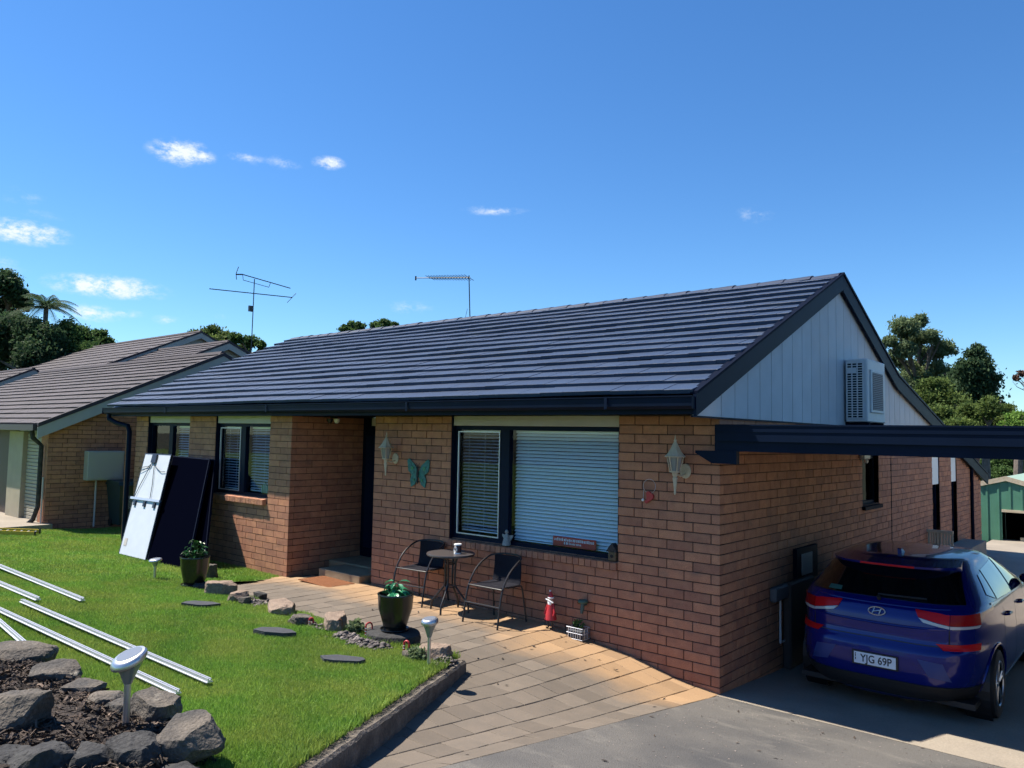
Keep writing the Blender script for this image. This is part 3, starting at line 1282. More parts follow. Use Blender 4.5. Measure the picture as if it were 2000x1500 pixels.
m.lathe([(.24, 0), (.24, .06), (.2, .11), (.12, .14), (.02, .15)], (-1.95, 4.05, 4.68), 18)
m.build('roof_vent', 'roof', roof, True)

# barge boards, verge, fascia, gutter, soffit
def rake(y0, z0, y1, z1, x0, x1, up, down, name, material):
    m = MB()
    m.prism([(x0, y0, z0 + up), (x0, y1, z1 + up), (x0, y1, z1 - down), (x0, y0, z0 - down)], (x1 - x0, 0, 0))
    return m.build(name, material, house)


KY, KZ = 6.5, roof_back(6.5)
rake(EAV_Y - .03, roof_front(EAV_Y - .03), RID_Y, RID_Z, .052, .085, .02, .19, 'barge_board', 'navy')
rake(RID_Y + .001, RID_Z, KY, KZ, .052, .085, .02, .21, 'barge_board', 'navy')
rake(KY + .001, KZ, 14.6, roof_back(14.6), .052, .085, .02, .20, 'barge_board', 'navy')
rake(EAV_Y - .03, roof_front(EAV_Y - .03), RID_Y, RID_Z, .02, .10, .052, -.025, 'verge_capping', 'navy_dull')
rake(RID_Y + .001, RID_Z, KY, KZ, .02, .10, .06, -.025, 'verge_capping', 'navy')
rake(KY + .001, KZ, 14.6, roof_back(14.6), .02, .10, .06, -.025, 'verge_capping', 'navy')
rake(EAV_Y - .02, roof_front(EAV_Y - .02) + .022, RID_Y - .02, RID_Z + .022 - SL * .02, .0855, .089, .003, .002, 'flashing_edge', 'alum')
m = MB()
m.box(X0R, .05, EAV_Y + .02, EAV_Y + .045, 2.75, 2.915)
m.build('fascia', 'navy', house)
m = MB()
gsec = [(-.665 + .034, 2.90), (-.63, 2.80), (-.70, 2.795), (-.735, 2.825), (-.74, 2.905), (-.752, 2.912), (-.752, 2.922), (-.728, 2.922), (-.726, 2.83), (-.70, 2.808), (-.645, 2.81)]
m.prism([(X0R - .06, y, z) for y, z in gsec], (X1R - X0R + .08, 0, 0))
m.box(X0R - .062, X0R - .058, -.745, -.635, 2.80, 2.915)
m.box(X1R + .021, X1R + .024, -.745, -.635, 2.80, 2.915)
gut = m.build('gutter', 'navy', house)
for gx_ in (-10.4, -7.1, -3.9, -.9):
    m = MB()
    m.box(gx_, gx_ + .035, -.7555, -.7525, 2.80, 2.92)
    m.build('gutter_joint', 'navy', gut)
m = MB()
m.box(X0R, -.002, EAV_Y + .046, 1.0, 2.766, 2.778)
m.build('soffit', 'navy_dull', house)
# downpipe at the left end
m = MB()
m.tube([(-12.9, -.69, 2.80), (-12.9, -.69, 2.70), (-12.75, -.60, 2.62), (-12.45, -.50, 2.56), (-12.40, -.485, 2.45), (-12.40, -.485, .25)], .048, 10)
dp = m.build('downpipe', 'navy', house, True)
m = MB()
m.tube([(-12.58, -.46, 2.5), (-12.58, -.46, .3)], .012, 6)  # no pipe here: brick-coloured strip paints the sunlit edge of the house corner
m.build('conduit_and_lit_edge', M['brick'], house)
m = MB()
m.tube([(.035, 12.83, -.2), (.035, 12.83, 2.05)], .035, 8)
m.build('downpipe', 'navy_dull', house, True)
m = MB()
m.box(-.006, .006, 6.28, 6.30, -.12, 2.4)
m.build('cable', 'navy_dull', house)

# gable cladding: upright boards
m = MB()
m.prism([(.003, -.6, 2.74), (.003, RID_Y, 4.62), (.003, 6.5, roof_back(6.5) - .15), (.003, 9.9, 2.74)], (-.02, 0, 0))
gb = m.build('gable_wall', mat('groove_shadow_grey', (.09, .10, .11), .8), house)
GB = [-.60] + [-.01 + .325 * i for i in range(30)] + [9.75]


def gtop(y):
    return (roof_front(y) if y < RID_Y else roof_back(y)) - .11


for a, b in zip(GB[:-1], GB[1:]):
    a2, b2 = a + .006, b - .006
    pts = [(a2, 2.74), (b2, 2.74), (b2, max(gtop(b2), 2.742)), (a2, max(gtop(a2), 2.742))]
    if a2 < RID_Y < b2:
        pts = [(a2, 2.74), (b2, 2.74), (b2, gtop(b2)), (RID_Y, gtop(RID_Y)), (a2, gtop(a2))]
    if b2 - a2 < .05:
        continue
    m = MB()
    m.prism([(.004, y, z) for y, z in pts], (.016, 0, 0), random.random())
    m.build('cladding_board', 'clad', gb)
m = MB()
m.box(.0, .022, -.62, 9.8, 2.722, 2.7385)
m.build('cladding_trim', 'navy', house)
m = MB()
m.prism([(-.012, 9.3, 2.74), (-.012, 10.6, 2.74), (-.012, 10.6, 2.45), (-.012, 9.3, 2.74)][:3], (-.1, 0, 0))
m.build('eave_infill', 'cream', house)

# ------------------------------------------------------------------ carport
cp = thing('carport', 'dark blue flat roofed carport joined to the house side wall', 'carport', (2.6, 3, 0))
CPX = 7.3  # unseen outer width, stretched to the fence to darken the side wall
m = MB()
m.box(-.005, CPX, -.105, -.055, 2.40, 2.66)
m.build('front_beam', 'navy', cp)
m = MB()
m.box(.02, CPX, -.135, -.106, 2.50, 2.665)
m.build('fascia', 'navy', cp)
m = MB()
m.box(.02, CPX, -.142, -.1355, 2.592, 2.602)
m.box(.02, CPX, -.142, -.1355, 2.65, 2.664)
m.build('fascia_rib', 'navy', cp)
m = MB()
m.prism([(-.21, -.05, 2.40), (.23, -.05, 2.40), (.23, -.05, 2.275), (-.03, -.05, 2.275), (-.21, -.05, 2.375)], (0, -.07, 0))
m.build('beam_end', 'navy', cp)
# ribbed deck
m = MB()
sec = []
x = .03
while x < CPX:
    sec += [(x, 2.60), (x + .03, 2.63), (x + .06, 2.63), (x + .09, 2.60), (x + .2, 2.60)]
    x += .2
vs = [(a, -.05, b) for a, b in sec] + [(a, 5.6, b - .02) for a, b in sec]
n = len(sec)
m.add(vs, [(i, i + 1, n + i + 1, n + i) for i in range(n - 1)])
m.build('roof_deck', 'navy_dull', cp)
m = MB()
for y in (1.8, 3.7, 5.55):
    m.box(.03, CPX, y, y + .05, 2.43, 2.575)
m.build('rafter', 'navy_dull', cp)
for y in (-.1, 5.5):
    m = MB()
    m.box(CPX - .09, CPX, y, y + .09, -.1, 2.42)
    m.build('post', 'navy', cp)

# air conditioner on the gable
ac = thing('air_conditioner', 'white outdoor air conditioner mounted on the grey gable', 'air conditioner', (.2, 4.3, 2.78))
ax0, ax1, ay0, ay1, az0, az1 = .045, .335, 3.85, 4.72, 2.79, 3.66
m = MB()
m.cbox((ax0, ay0 + .012, az0), (ax1 - ax0, 0, 0), (0, ay1 - ay0 - .012, 0), (0, 0, az1 - az0), .012)
m.build('casing', 'offwhite', ac)
m = MB()
m.box(ax0 + .03, ax1 - .06, ay0 + .008, ay0 + .0115, az0 + .05, az1 - .05)
cv = m.build('coil_guard', 'dark', ac)
for i in range(23):
    z = az0 + .055 + i * (az1 - az0 - .11) / 22
    m = MB()
    m.box(ax0 + .025, ax1 - .055, ay0 - .004, ay0 + .006, z - .006, z + .006)
    m.build('louvre', 'offwhite', cv)
m = MB()
for x in (ax0 + .022, ax0 + .09, ax0 + .16, ax1 - .056):
    m.box(x - .007, x + .007, ay0 - .006, ay0 + .0075, az0 + .04, az1 - .04)
m.build('louvre_frame', 'offwhite', cv)
m = MB()
m.cbox((ax1 + .001, ay0 + .12, az0 + .13), (.022, 0, 0), (0, .6, 0), (0, 0, .60), .008)
fg = m.build('fan_grille', 'offwhite', ac)
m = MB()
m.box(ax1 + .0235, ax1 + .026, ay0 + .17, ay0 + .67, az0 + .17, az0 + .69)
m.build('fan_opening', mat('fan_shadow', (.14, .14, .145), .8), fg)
m = MB()
for i in range(20):
    z = az0 + .18 + i * .026
    m.box(ax1 + .0262, ax1 + .031, ay0 + .17, ay0 + .67, z, z + .007)
m.build('grille_bar', mat('grille_grey', (.33, .34, .35), .6), fg)
for yy in (ay0 + .08, ay1 - .12):
    m = MB()
    m.box(.02, ax1, yy, yy + .04, az0 - .05, az0 - .002)
    m.build('bracket', 'navy_dull', ac)
m = MB()
m.box(ax0 + .03, ax0 + .15, ay0 - .008, ay0 - .0055, az1 - .20, az1 - .13)
m.build('maker_plate', 'offwhite', ac)
# ------------------------------------------------------------------ neighbouring villas
def villa(label, x0, x1, ry, rz, slope, ey, backy, wally, wallmat, zb, detail=True, tile=.33, rows=15, barge='grey_clad', over=.2, gapx=.004, name='brick_villa', part_rows=0):
    h = thing(name, label, 'house', ((x0 + x1) / 2, ry, zb))
    ez = rz - slope * (ry - ey)
    by = backy
    bz = rz - slope * (by - ry)
    m = MB()
    m.prism([(x1, ey, ez), (x1, ry, rz), (x1, ry, rz - .06), (x1, ey, ez - .06)], (x0 + over - x1, 0, 0))
    m.prism([(x1, ry, rz), (x1, by, bz), (x1, by, bz - .06), (x1, ry, rz - .06)], (x0 + over - x1, 0, 0))
    rf = m.build('roof', 'roof_brown', h)
    a = math.atan(slope)
    ca, sa = math.cos(a), math.sin(a)
    L = (ry - ey) / ca / rows
    rest = MB()
    for r in range(rows):
        y, z = ey - .03 + r * L * ca, ez + r * L * sa + .005
        x = x1
        while x < x0 + over - .01:
            xe = min(x + tile, x0 + over)
            j = random.uniform(0, .006)
            sec = [(0, .0), (0, .045 + j), (L + .03, .012), (L + .03, -.004)]
            vs = [(xx, y + p * ca - q * sa, z + p * sa + q * ca) for xx in (x + gapx, xe - gapx) for p, q in sec]
            rest.add(vs, [(0, 1, 2, 3), (7, 6, 5, 4)] + [(i, i + 4, (i + 1) % 4 + 4, (i + 1) % 4) for i in range(4)], random.random())
            x = xe
    stuff(rest.build('roof_tiling', 'roof_brown', rf))
    m = MB()
    m.tube([(x1, ry, rz + .03), (x0 + over, ry, rz + .03)], .09, 6)
    m.build('ridge_capping', 'roof_brown', rf)
    for (ya, za, yb, zbb) in ((ey - .05, ez - slope * .05, ry, rz), (ry + .001, rz, by, bz)):
        m = MB()
        m.prism([(x0 + over, ya, za - .02), (x0 + over, yb, zbb - .02), (x0 + over, yb, zbb - .27), (x0 + over, ya, za - .27)], (.035, 0, 0))
        m.build('barge_board', barge, h)
        m = MB()
        m.prism([(x0 + over - .02, ya, za + .07), (x0 + over - .02, yb, zbb + .07), (x0 + over - .02, yb, zbb - .018), (x0 + over - .02, ya, za - .018)], (.075, 0, 0))
        m.build('verge_tile', 'roof_brown', h)
    # gable wall
    m = MB()
    m.prism([(x0 - .01, wally + .012, zb), (x0 - .01, by - .3, zb), (x0 - .01, by - .3, bz), (x0 - .01, ry, rz - .1), (x0 - .01, wally + .012, rz - slope * (ry - wally) - .1)], (-.15, 0, 0))
    gw = m.build('gable_wall', wallmat, h)
    return h, gw, ez


va, gwa, eza = villa('nearest brick villa left of the blue roofed house with brown tiles', -15.5, -28.3, 3.05, 4.46, .455, -1.15, 6.0, -.9, 'mortar', .0)
topA = lambda y: 4.46 - .455 * abs(3.05 - y) - .12
sl = lay(-.9, 4.4, 0, topA, [], start_a=0, start_b=0, first_a=.3, first_b=.1, zbot=lambda u: .1)
place_bricks([(gwa, sl, lambda u, z: (-15.5, u, z), math.pi / 2, np.array([1.0, 0, 0]))], 260, va, 'brickwork')
m = MB()
m.box(-15.92, -15.52, -.895, -.75, .0, 2.45)
m.box(-30, -20.0, -.895, -.75, .0, 2.45)
m.build('front_wall', 'brick', va)
m = MB()
m.cbox((-17.95, -.93, .0), (.95, 0, 0), (0, .2, 0), (0, 0, 2.4), .01)
m.build('pier', mat('tan_render', (.34, .29, .21), .8, (.30, .26, .19), 4), va)
m = MB()
m.box(-20, -17.96, -.80, -.7, 0, 2.45)
m.build('entry_recess', mat('brown_door', (.06, .035, .025), .6), va)
m = MB()
m.box(-16.99, -15.93, -.80, -.76, 0, 2.4)
rd = m.build('roller_door', mat('roller_door_grey', (.30, .27, .21), .6), va)
for i in range(26):
    m = MB()
    z = .22 + i * .082
    m.cbox((-16.985, -.835, z), (1.05, 0, 0), (0, .03, 0), (0, 0, .074), .01)
    m.build('door_slat', rd.data.materials[0], rd)
m = MB()
m.cbox((-16.03, -.86, 1.15), (.03, 0, 0), (0, .03, 0), (0, 0, .09), .004)
m.build('handle', 'black_metal', rd)
m = MB()
m.box(-30, -15.32, -1.28, -1.16, eza - .12, eza + .01)
m.build('gutter', mat('brown_gutter', (.035, .026, .028), .5), va)
m = MB()
m.box(-30, -15.32, -1.15, -.9, eza - .13, eza - .11)
m.build('soffit', 'grey_clad', va)
m = MB()
m.tube([(-15.62, -1.2, eza - .1), (-15.62, -1.17, eza - .28), (-15.66, -.98, eza - .45), (-15.66, -.98, .75), (-15.80, -1.02, .45), (-16.05, -1.08, .30)], .05, 8)
m.build('downpipe', M['rock_dark'], va, True)
m = MB()
m.tube([(-15.56, -.94, 1.4), (-15.56, -.94, .25)], .018, 6)
m.build('conduit_and_lit_edge', 'cream', va)
t = thing('meter_box', 'grey beige electricity meter box on the neighbour brick wall', 'meter box', (-15.4, .25, 1.3))
m = MB()
m.cbox((-15.499, -.14, 1.31), (.24, 0, 0), (0, .80, 0), (0, 0, .67), .012)
bx = m.build('cabinet', mat('beige_box', (.36, .35, .31), .6), t)
m = MB()
m.cbox((-15.258, -.10, 1.35), (.008, 0, 0), (0, .72, 0), (0, 0, .59), .003)
m.build('cabinet_door', bx.data.materials[0], t)
m = MB()
m.tube([(-15.42, .12, 1.31), (-15.42, .12, .25)], .022, 8)
m.build('conduit_and_lit_edge', 'cream', t)

villa('middle villa gable behind the nearest brown tiled roof', -25, -30.9, 8.52, 5.97, .45, 4.6, 11.5, 5.0, 'grey_clad', -.4, rows=12)
villa('farthest and highest villa gable on the left skyline', -31, -46, 10.47, 7.03, .45, 4.0, 14, 4.6, 'grey_clad', -.4, rows=12)
P = on(20, 727, 0, -40)
villa('low roof with open diamond tile pattern at the left picture edge', -37, -56, P[1], P[2], .5, P[1] - 4.5, P[1] + 2, P[1] - 4, 'grey_clad', -.4, rows=11, gapx=.03, tile=.36)

# wheelie bin
g = gp(229, 1034, lawnz)
t = thing('wheelie_bin', 'dark green wheelie bin under the neighbour meter box', 'bin', (-14.9, .75, .28))
bxp, byp, bz = -15.0, .62, .26
m = MB()
vs = []
for z, w, d in ((bz + .06, .22, .26), (bz + .95, .29, .36)):
    vs += [(bxp + d * sx, byp + w * sy, z) for sx, sy in ((-1, -1), (1, -1), (1, 1), (-1, 1))]
m.add(vs, [(3, 2, 1, 0), (4, 5, 6, 7), (0, 1, 5, 4), (1, 2, 6, 5), (2, 3, 7, 6), (3, 0, 4, 7)])
m.build('body', 'bin', t)
m = MB()
m.prism([(bxp - .38, byp - .31, bz + .95), (bxp + .38, byp - .31, bz + .95), (bxp + .33, byp - .31, bz + 1.03), (bxp - .3, byp - .31, bz + 1.06)], (0, .62, 0))
m.build('lid', 'bin', t)
for s in (-.24, .20):
    m = MB()
    m.tube([(bxp - .22, byp + s, bz + .09), (bxp - .22, byp + s + .05, bz + .09)], .09, 14)
    m.build('wheel', 'black_metal', t)
m = MB()
m.box(bxp + .34, bxp + .346, byp - .10, byp + .12, bz + .42, bz + .72)
m.build('sticker', mat('faded_label', (.35, .36, .36), .7, (.06, .08, .08), 40), t)

# ------------------------------------------------------------------ green shed, fence, railing at the side
YS = 17.5
xl = on(1916, 1000, 1, YS)[0]
ze = on(1914, 947, 1, YS)[2]
xa = on(1965, 936, 1, YS)[0]
za = on(1965, 937, 1, YS)[2]
xr = 2 * xa - xl
sh = thing('garden_shed', 'green ribbed metal shed with cream roof edge behind the car', 'shed', (xa, YS + 2, -1.5))
zg = -.6
ox0 = on(1957, 1010, 1, YS)[0]
oz = on(1975, 1001, 1, YS)[2]
m = MB()
ztop = lambda x: za - abs(x - xa) * (za - ze) / (xa - xl) - .03
m.prism([(xl, YS, zg), (ox0, YS, zg), (ox0, YS, ztop(ox0)), (xl, YS, ztop(xl))], (0, .04, 0))
m.prism([(ox0, YS, oz), (xr, YS, oz), (xr, YS, ztop(xr)), (xa, YS, ztop(xa)), (ox0, YS, ztop(ox0))], (0, .04, 0))
m.box(xr - .12, xr, YS, YS + .04, zg, oz)
m.box(xl, xl + .03, YS + .04, YS + 4, zg, ze - .05)
m.box(xr - .03, xr, YS + .04, YS + 4, zg, ze - .05)
m.build('wall', 'green_metal', sh)
x = xl + .12
while x < xr - .05:
    m = MB()
    zl = zg if (x < ox0 - .05) else oz + .06
    m.prism([(x, YS - .001, zl), (x + .05, YS - .001, zl), (x + .05, YS - .001, ztop(x + .05) - .02), (x, YS - .001, ztop(x) - .02)], (0, -.02, 0))
    m.build('wall_rib', 'green_metal', sh)
    x += .27
m = MB()
for a, b in ((xl - .06, xa), (xa, xr + .06)):
    m.prism([(a, YS - .06, ztop(a)), (b, YS - .06, ztop(b)), (b, YS - .06, ztop(b) + .13), (a, YS - .06, ztop(a) + .13)], (0, .05, 0))
m.box(ox0, xr - .12, YS - .04, YS - .002, oz, oz + .07)
m.build('roof_trim', 'lampcream', sh)
m = MB()
for a, b in ((xl - .06, xa), (xa, xr + .06)):
    m.prism([(a, YS - .009, ztop(a) + .09), (b, YS - .009, ztop(b) + .09), (b, YS - .009, ztop(b) + .12), (a, YS - .009, ztop(a) + .12)], (0, 4.1, 0))
m.build('roof', mat('pale_green_roof', (.30, .42, .33), .5), sh)
m = MB()
m.box(xl + .04, xr - .04, YS + 3.9, YS + 3.95, zg, ze)
m.build('rear_wall', 'dark', sh)
m = MB()
q = on(1993, 1060, 1, YS + .2)
m.box(q[0], q[0] + .5, YS + .2, YS + .25, zg, on(1993, 1050, 1, YS + .2)[2])
tag(m.build('cream_door_leaf', 'fencecream', None), 'cream panel leaning inside the dark shed opening at right edge', 'panel')

t = thing('boundary_fence', 'cream ribbed metal fence along the far side of the carport', 'fence', (7.4, 6, 0))
for i in range(9):
    m = MB()
    y0 = -4 + i * 2.35
    for k in range(12):
        ya = y0 + k * .195
        m.prism([(7.4, ya, -.2), (7.36, ya + .04, -.2), (7.36, ya + .12, -.2), (7.4, ya + .155, -.2), (7.4, ya + .195, -.2), (7.42, ya + .195, -.2), (7.42, ya, -.2)], (0, 0, 1.95))
    m.build('fence_panel', 'fencecream', t)

ry = 8.7
ra, rb = on(1811, 1060, 1, ry), on(1862, 1060, 1, ry)
rt, rbm = on(1840, 1036, 1, ry)[2], on(1840, 1084, 1, ry)[2]
t = thing('landing_rail', 'short cream picket rail on the side landing beyond the car', 'railing', ((ra[0] + rb[0]) / 2, ry, rbm))
m = MB()
m.box(ra[0], rb[0], ry - .03, ry + .03, rt - .05, rt)
m.box(ra[0], rb[0], ry - .015, ry + .015, rbm + .06, rbm + .10)
m.build('rail', 'fencecream', t)
n = 9
for i in range(n):
    x = ra[0] + (rb[0] - ra[0]) * (i + .3) / n
    m = MB()
    m.box(x, x + .032, ry - .012, ry + .012, rbm - .25, rt - .05)
    m.build('picket', 'fencecream', t)
m = MB()
m.box(ra[0], rb[0], ry, 12, -.3, rbm - .02)
tag(m.build('side_landing', 'concrete'), 'low concrete landing below the cream picket rail', 'landing')

# meter board and gas gear on the shaded side wall
t = thing('switchboard', 'small pale door in a dark wall cabinet on the side wall', 'meter box', (.06, 2.6, .55))
y0, y1 = on(1551, 1100, 0, .02)[1], on(1592, 1100, 0, .02)[1]
z0, z1 = on(1560, 1135, 0, .02)[2], on(1560, 1070, 0, .02)[2]
m = MB()
m.cbox((.004, y0, z0), (.05, 0, 0), (0, y1 - y0, 0), (0, 0, z1 - z0), .006)
m.build('cabinet', 'navy_dull', t)
m = MB()
m.cbox((.0545, y0 + .14, z0 + .07), (.012, 0, 0), (0, y1 - y0 - .36, 0), (0, 0, z1 - z0 - .14), .004)
m.build('cabinet_door', 'grey_clad', t)
t = thing('gas_meter', 'dull grey gas meter box with pale pipe near the car tail', 'gas meter', (.1, 1.9, .3))
y0, y1 = on(1506, 1150, 0, .03)[1], on(1548, 1150, 0, .03)[1]
z0, z1 = on(1530, 1168, 0, .03)[2], on(1530, 1140, 0, .03)[2]
m = MB()
m.cbox((.004, y0, z0), (.08, 0, 0), (0, y1 - y0, 0), (0, 0, z1 - z0), .02)
m.build('body', mat('meter_grey', (.10, .11, .12), .6), t)
m = MB()
ypp = on(1524, 1200, 0, .03)[1]
zb_ = on(1524, 1255, 0, .03)[2]
m.tube([(.03, ypp, z0), (.03, ypp, zb_), (.03, ypp + .9, zb_)], .013, 8)
m.build('pipe', 'offwhite', t)
m = MB()
m.cbox((.004, ypp + .12, -.1), (.10, 0, 0), (0, .8, 0), (0, 0, zb_ + .75), .02)
tag(m.build('storage_cabinet', mat('dull_brown_metal', (.055, .045, .04), .7)), 'low dark cabinet against the side wall behind the gas pipe', 'cabinet')
q = on(1690, 890, 0, .05)
t = thing('sensor_light', 'square white sensor light above the small side window', 'light', (.05, q[1], q[2]))
m = MB()
m.cbox((.004, q[1] - .12, q[2] - .05), (.07, 0, 0), (0, .30, 0), (0, 0, .12), .01)
m.build('housing', 'offwhite', t)
m = MB()
m.lathe([(.02, -.05), (.032, -.03), (.032, 0), (.02, .01)], (.06, q[1], q[2] - .06), 10)
m.build('sensor', 'white', t, True)

# ------------------------------------------------------------------ TV antennas
def bar(m, a, b, r=.012, n=6):
    m.tube([a, b], r, n)


XA = -25.6
t = thing('tv_antenna', 'tall two boom antenna on the neighbouring villa roof', 'antenna', tuple(on(490, 694, 0, XA)), 'television antennas on the roofs')
tp, bt = on(497, 545, 0, XA), on(490, 700, 0, XA)
m = MB()
bar(m, bt, tp, .022)
m.build('mast', 'black_metal', t)
m = MB()
a, b = on(474, 536, 0, XA), on(567, 563, 0, XA - .3)
bar(m, a, b, .02)
c, d = on(475, 547, 0, XA), on(525, 561, 0, XA)
bar(m, on(474, 536, 0, XA), c)
bar(m, c, d)
bar(m, d, on(528, 553, 0, XA))
m.build('upper_boom', 'black_metal', t)
m = MB()
m.tube([on(466, 521, 0, XA), on(461, 535, 0, XA), on(462, 546, 0, XA)], .016, 6)
bar(m, on(461, 536, 0, XA), a, .03)
m.build('reflector', 'black_metal', t)
m = MB()
bar(m, on(409, 564, 0, XA), on(571, 581, 0, XA), .02)
bar(m, on(578, 573, 0, XA), on(561, 591, 0, XA), .012)
m.build('lower_boom', 'black_metal', t)
m = MB()
q = on(491, 603, 0, XA)
m.box(q[0] - .05, q[0] + .05, q[1] - .12, q[1] + .06, q[2] - .12, q[2] + .12)
m.build('junction_box', 'black_metal', t)

YA = 3.8
t = thing('tv_antenna', 'slim comb shaped antenna on the blue roof ridge', 'antenna', tuple(on(917, 624, 1, YA)), 'television antennas on the roofs')
m = MB()
tp = on(916, 538, 1, YA)
bar(m, on(918, 630, 1, YA), tp, .011)
bar(m, on(908, 624, 1, YA), on(913, 603, 1, YA), .004)
m.build('mast', 'black_metal', t)
m = MB()
e0, e1 = on(918, 542, 1, YA), on(812, 543, 1, YA)
bar(m, e0, e1, .010)
m.build('boom', 'black_metal', t)
m = MB()
for k in range(15):
    s = .02 + k * .05
    q = e0 + (e1 - e0) * s
    h = .05 - .0012 * k
    bar(m, q + np.array([0, -.14, h * .7]), q + np.array([0, .14, -h * .7]), .006, 5)
    bar(m, q + np.array([0, -.02, -h * .6]), q + np.array([0, .02, h * .6]), .008, 5)
m.build('element', 'black_metal', t)
m = MB()
bar(m, e1 + np.array([0, 0, .04]), e1 - np.array([0, 0, .05]), .018)
m.build('end_reflector', 'black_metal', t)

# ------------------------------------------------------------------ trees
def leaves(blobs, n_per, size, seed, droop=0.0, clump=.40, aspect=2.2):
    """leaf quads in clumps through the crown's volume. blobs: (centre, (rx,ry,rz), weight)"""
    rg = np.random.default_rng(seed)
    V, F, T = [], [], []
    base = 0
    for (c, rad, wt) in blobs:
        c, rad = np.asarray(c), np.asarray(rad)
        K = max(10, int(60 * wt))
        d = rg.normal(size=(K, 3))
        d /= np.linalg.norm(d, axis=1)[:, None]
        rr = rg.uniform(.15, 1.0, K) ** .5
        cc = c + d * rr[:, None] * rad * .82
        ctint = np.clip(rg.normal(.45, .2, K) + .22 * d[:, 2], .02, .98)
        n = int(n_per * 2.6 * wt)
        ki = rg.integers(0, K, n)
        crad = clump * rad.mean() * rg.uniform(.55, 1.15, K)
        o = rg.normal(size=(n, 3)) * .56
        p = cc[ki] + o * crad[ki][:, None] * np.array([1, 1, .72])
        a = rg.normal(size=(n, 3)) + np.array([0, 0, -droop])
        a /= np.linalg.norm(a, axis=1)[:, None]
        b = np.cross(a, rg.normal(size=(n, 3)))
        b /= np.linalg.norm(b, axis=1)[:, None]
        s = size * rg.uniform(.6, 1.35, n)
        a = a * s[:, None]
        b = b * (s / aspect)[:, None]
        V.append(np.stack([p - a * .5, p + b * .5 + a * .1, p + a * .5, p - b * .5 + a * .1], 1).reshape(-1, 3))
        F.append((np.arange(n * 4).reshape(n, 4)) + base)
        base += n * 4
        T.append(np.clip(ctint[ki] + rg.normal(0, .13, n), 0, 1))
    return np.concatenate(V), np.concatenate(F), np.concatenate(T)


def tree(label, blobs_px, D, leaf, size, n_per=1500, trunk_px=None, zbase=-1.0, name='leafy_tree', cat='tree', seed=1, group=None, droop=0.0, depth=.8, limbs=True, clump=.42, tr=.22, aspect=2.2):
    bl = []
    rg = np.random.default_rng(seed)
    for q in blobs_px:
        px, py, rx, rz = q[:4]
        dd = D + (q[4] if len(q) > 4 else rg.uniform(-1.2, 1.2))
        c = at(px, py, dd)
        k = dd / FPX
        wt = max(.35, (rx * rz) / 900.0)
        r3 = np.array([rx * k, rx * k * depth, rz * k])
        bl.append((c, r3, min(wt, 3.0)))
    if trunk_px is None:
        trunk_px = np.mean([b[0] for b in blobs_px])
    g0 = at(trunk_px, 800, D)
    t = thing(name, label, cat, (g0[0], g0[1], zbase), group)
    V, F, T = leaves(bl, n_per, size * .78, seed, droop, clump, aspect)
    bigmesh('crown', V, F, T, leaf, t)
    m = MB()
    low = np.array([g0[0], g0[1], zbase - .3])
    cen = np.mean([b[0] for b in bl], axis=0)
    zlow = min(b[0][2] - b[1][2] for b in bl)
    fork = np.array([g0[0] * .7 + cen[0] * .3, g0[1] * .7 + cen[1] * .3, max(zbase + .8, zlow + .2)])
    m.tube([low, (low + fork) / 2 + rg.normal(0, .1, 3), fork], [tr, tr * .8, tr * .62], 8)
    if limbs:
        for (c, r3, w) in bl:
            mid = (fork * .45 + c * .55) + rg.normal(0, .12, 3) + np.array([0, 0, -.15])
            m.tube([fork, mid, c], [tr * .45, tr * .3, tr * .1], 6)
            for _ in range(4):
                e = c + rg.normal(0, .45, 3) * r3
                m.tube([mid, (mid + e) / 2 + rg.normal(0, .08, 3), e], [tr * .22, tr * .14, tr * .05], 5)
    m.build('trunk', 'bark', t)
    return t


tree('tall dark tree cut by the left edge above the other trees', [(8, 556, 36, 28), (34, 578, 26, 20), (2, 600, 32, 22), (50, 592, 20, 16), (-50, 580, 50, 45)], 50, 'leaf_dark', .34, 1500, trunk_px=5, seed=3, name='tall_tree', tr=.3)
tree('broad dark tree below the tall one at the left edge', [(20, 640, 44, 30), (58, 650, 34, 34), (10, 685, 50, 40), (70, 695, 46, 34), (-40, 660, 50, 40), (95, 670, 30, 40)], 44, 'leaf_dark', .28, 1700, seed=4, name='broad_tree')
tree('rounded dark green tree right of the palm', [(135, 648, 34, 26), (158, 668, 34, 30), (120, 685, 40, 36), (172, 692, 34, 26), (190, 700, 26, 22)], 45, 'leaf_mid', .26, 1700, seed=5, name='round_tree')
tree('small tree at the right end of the left tree group', [(195, 655, 18, 13), (210, 668, 14, 12), (185, 675, 24, 18)], 47, 'leaf_mid', .24, 1500, seed=6, name='small_tree')
tree('feathery pale green tree behind the villa gable peaks', [(385, 655, 22, 12), (415, 652, 26, 16), (440, 660, 22, 14), (405, 668, 35, 14)], 62, 'leaf_olive', .34, 1500, seed=7, name='feathery_tree', droop=-1.0)
tree('dark leafy tree behind the tall antenna mast', [(462, 662, 18, 13), (488, 670, 22, 15), (510, 674, 12, 11), (470, 684, 24, 14)], 60, 'leaf_mid', .32, 1500, seed=8, name='leafy_tree', droop=-.6)
tree('left of two small conifer tops above the blue ridge', [(690, 638, 14, 11), (704, 636, 11, 15), (672, 644, 14, 10), (690, 655, 30, 14)], 58, 'leaf_mid', .26, 1500, seed=9, name='conifer_tree', droop=-1.4, group='conifer tops above the ridge', clump=.34)
tree('right of two small conifer tops above the blue ridge', [(733, 636, 12, 11), (752, 634, 13, 13), (770, 637, 10, 9), (748, 650, 32, 14)], 58, 'leaf_mid', .26, 1500, seed=10, name='conifer_tree', droop=-1.4, group='conifer tops above the ridge', clump=.34)
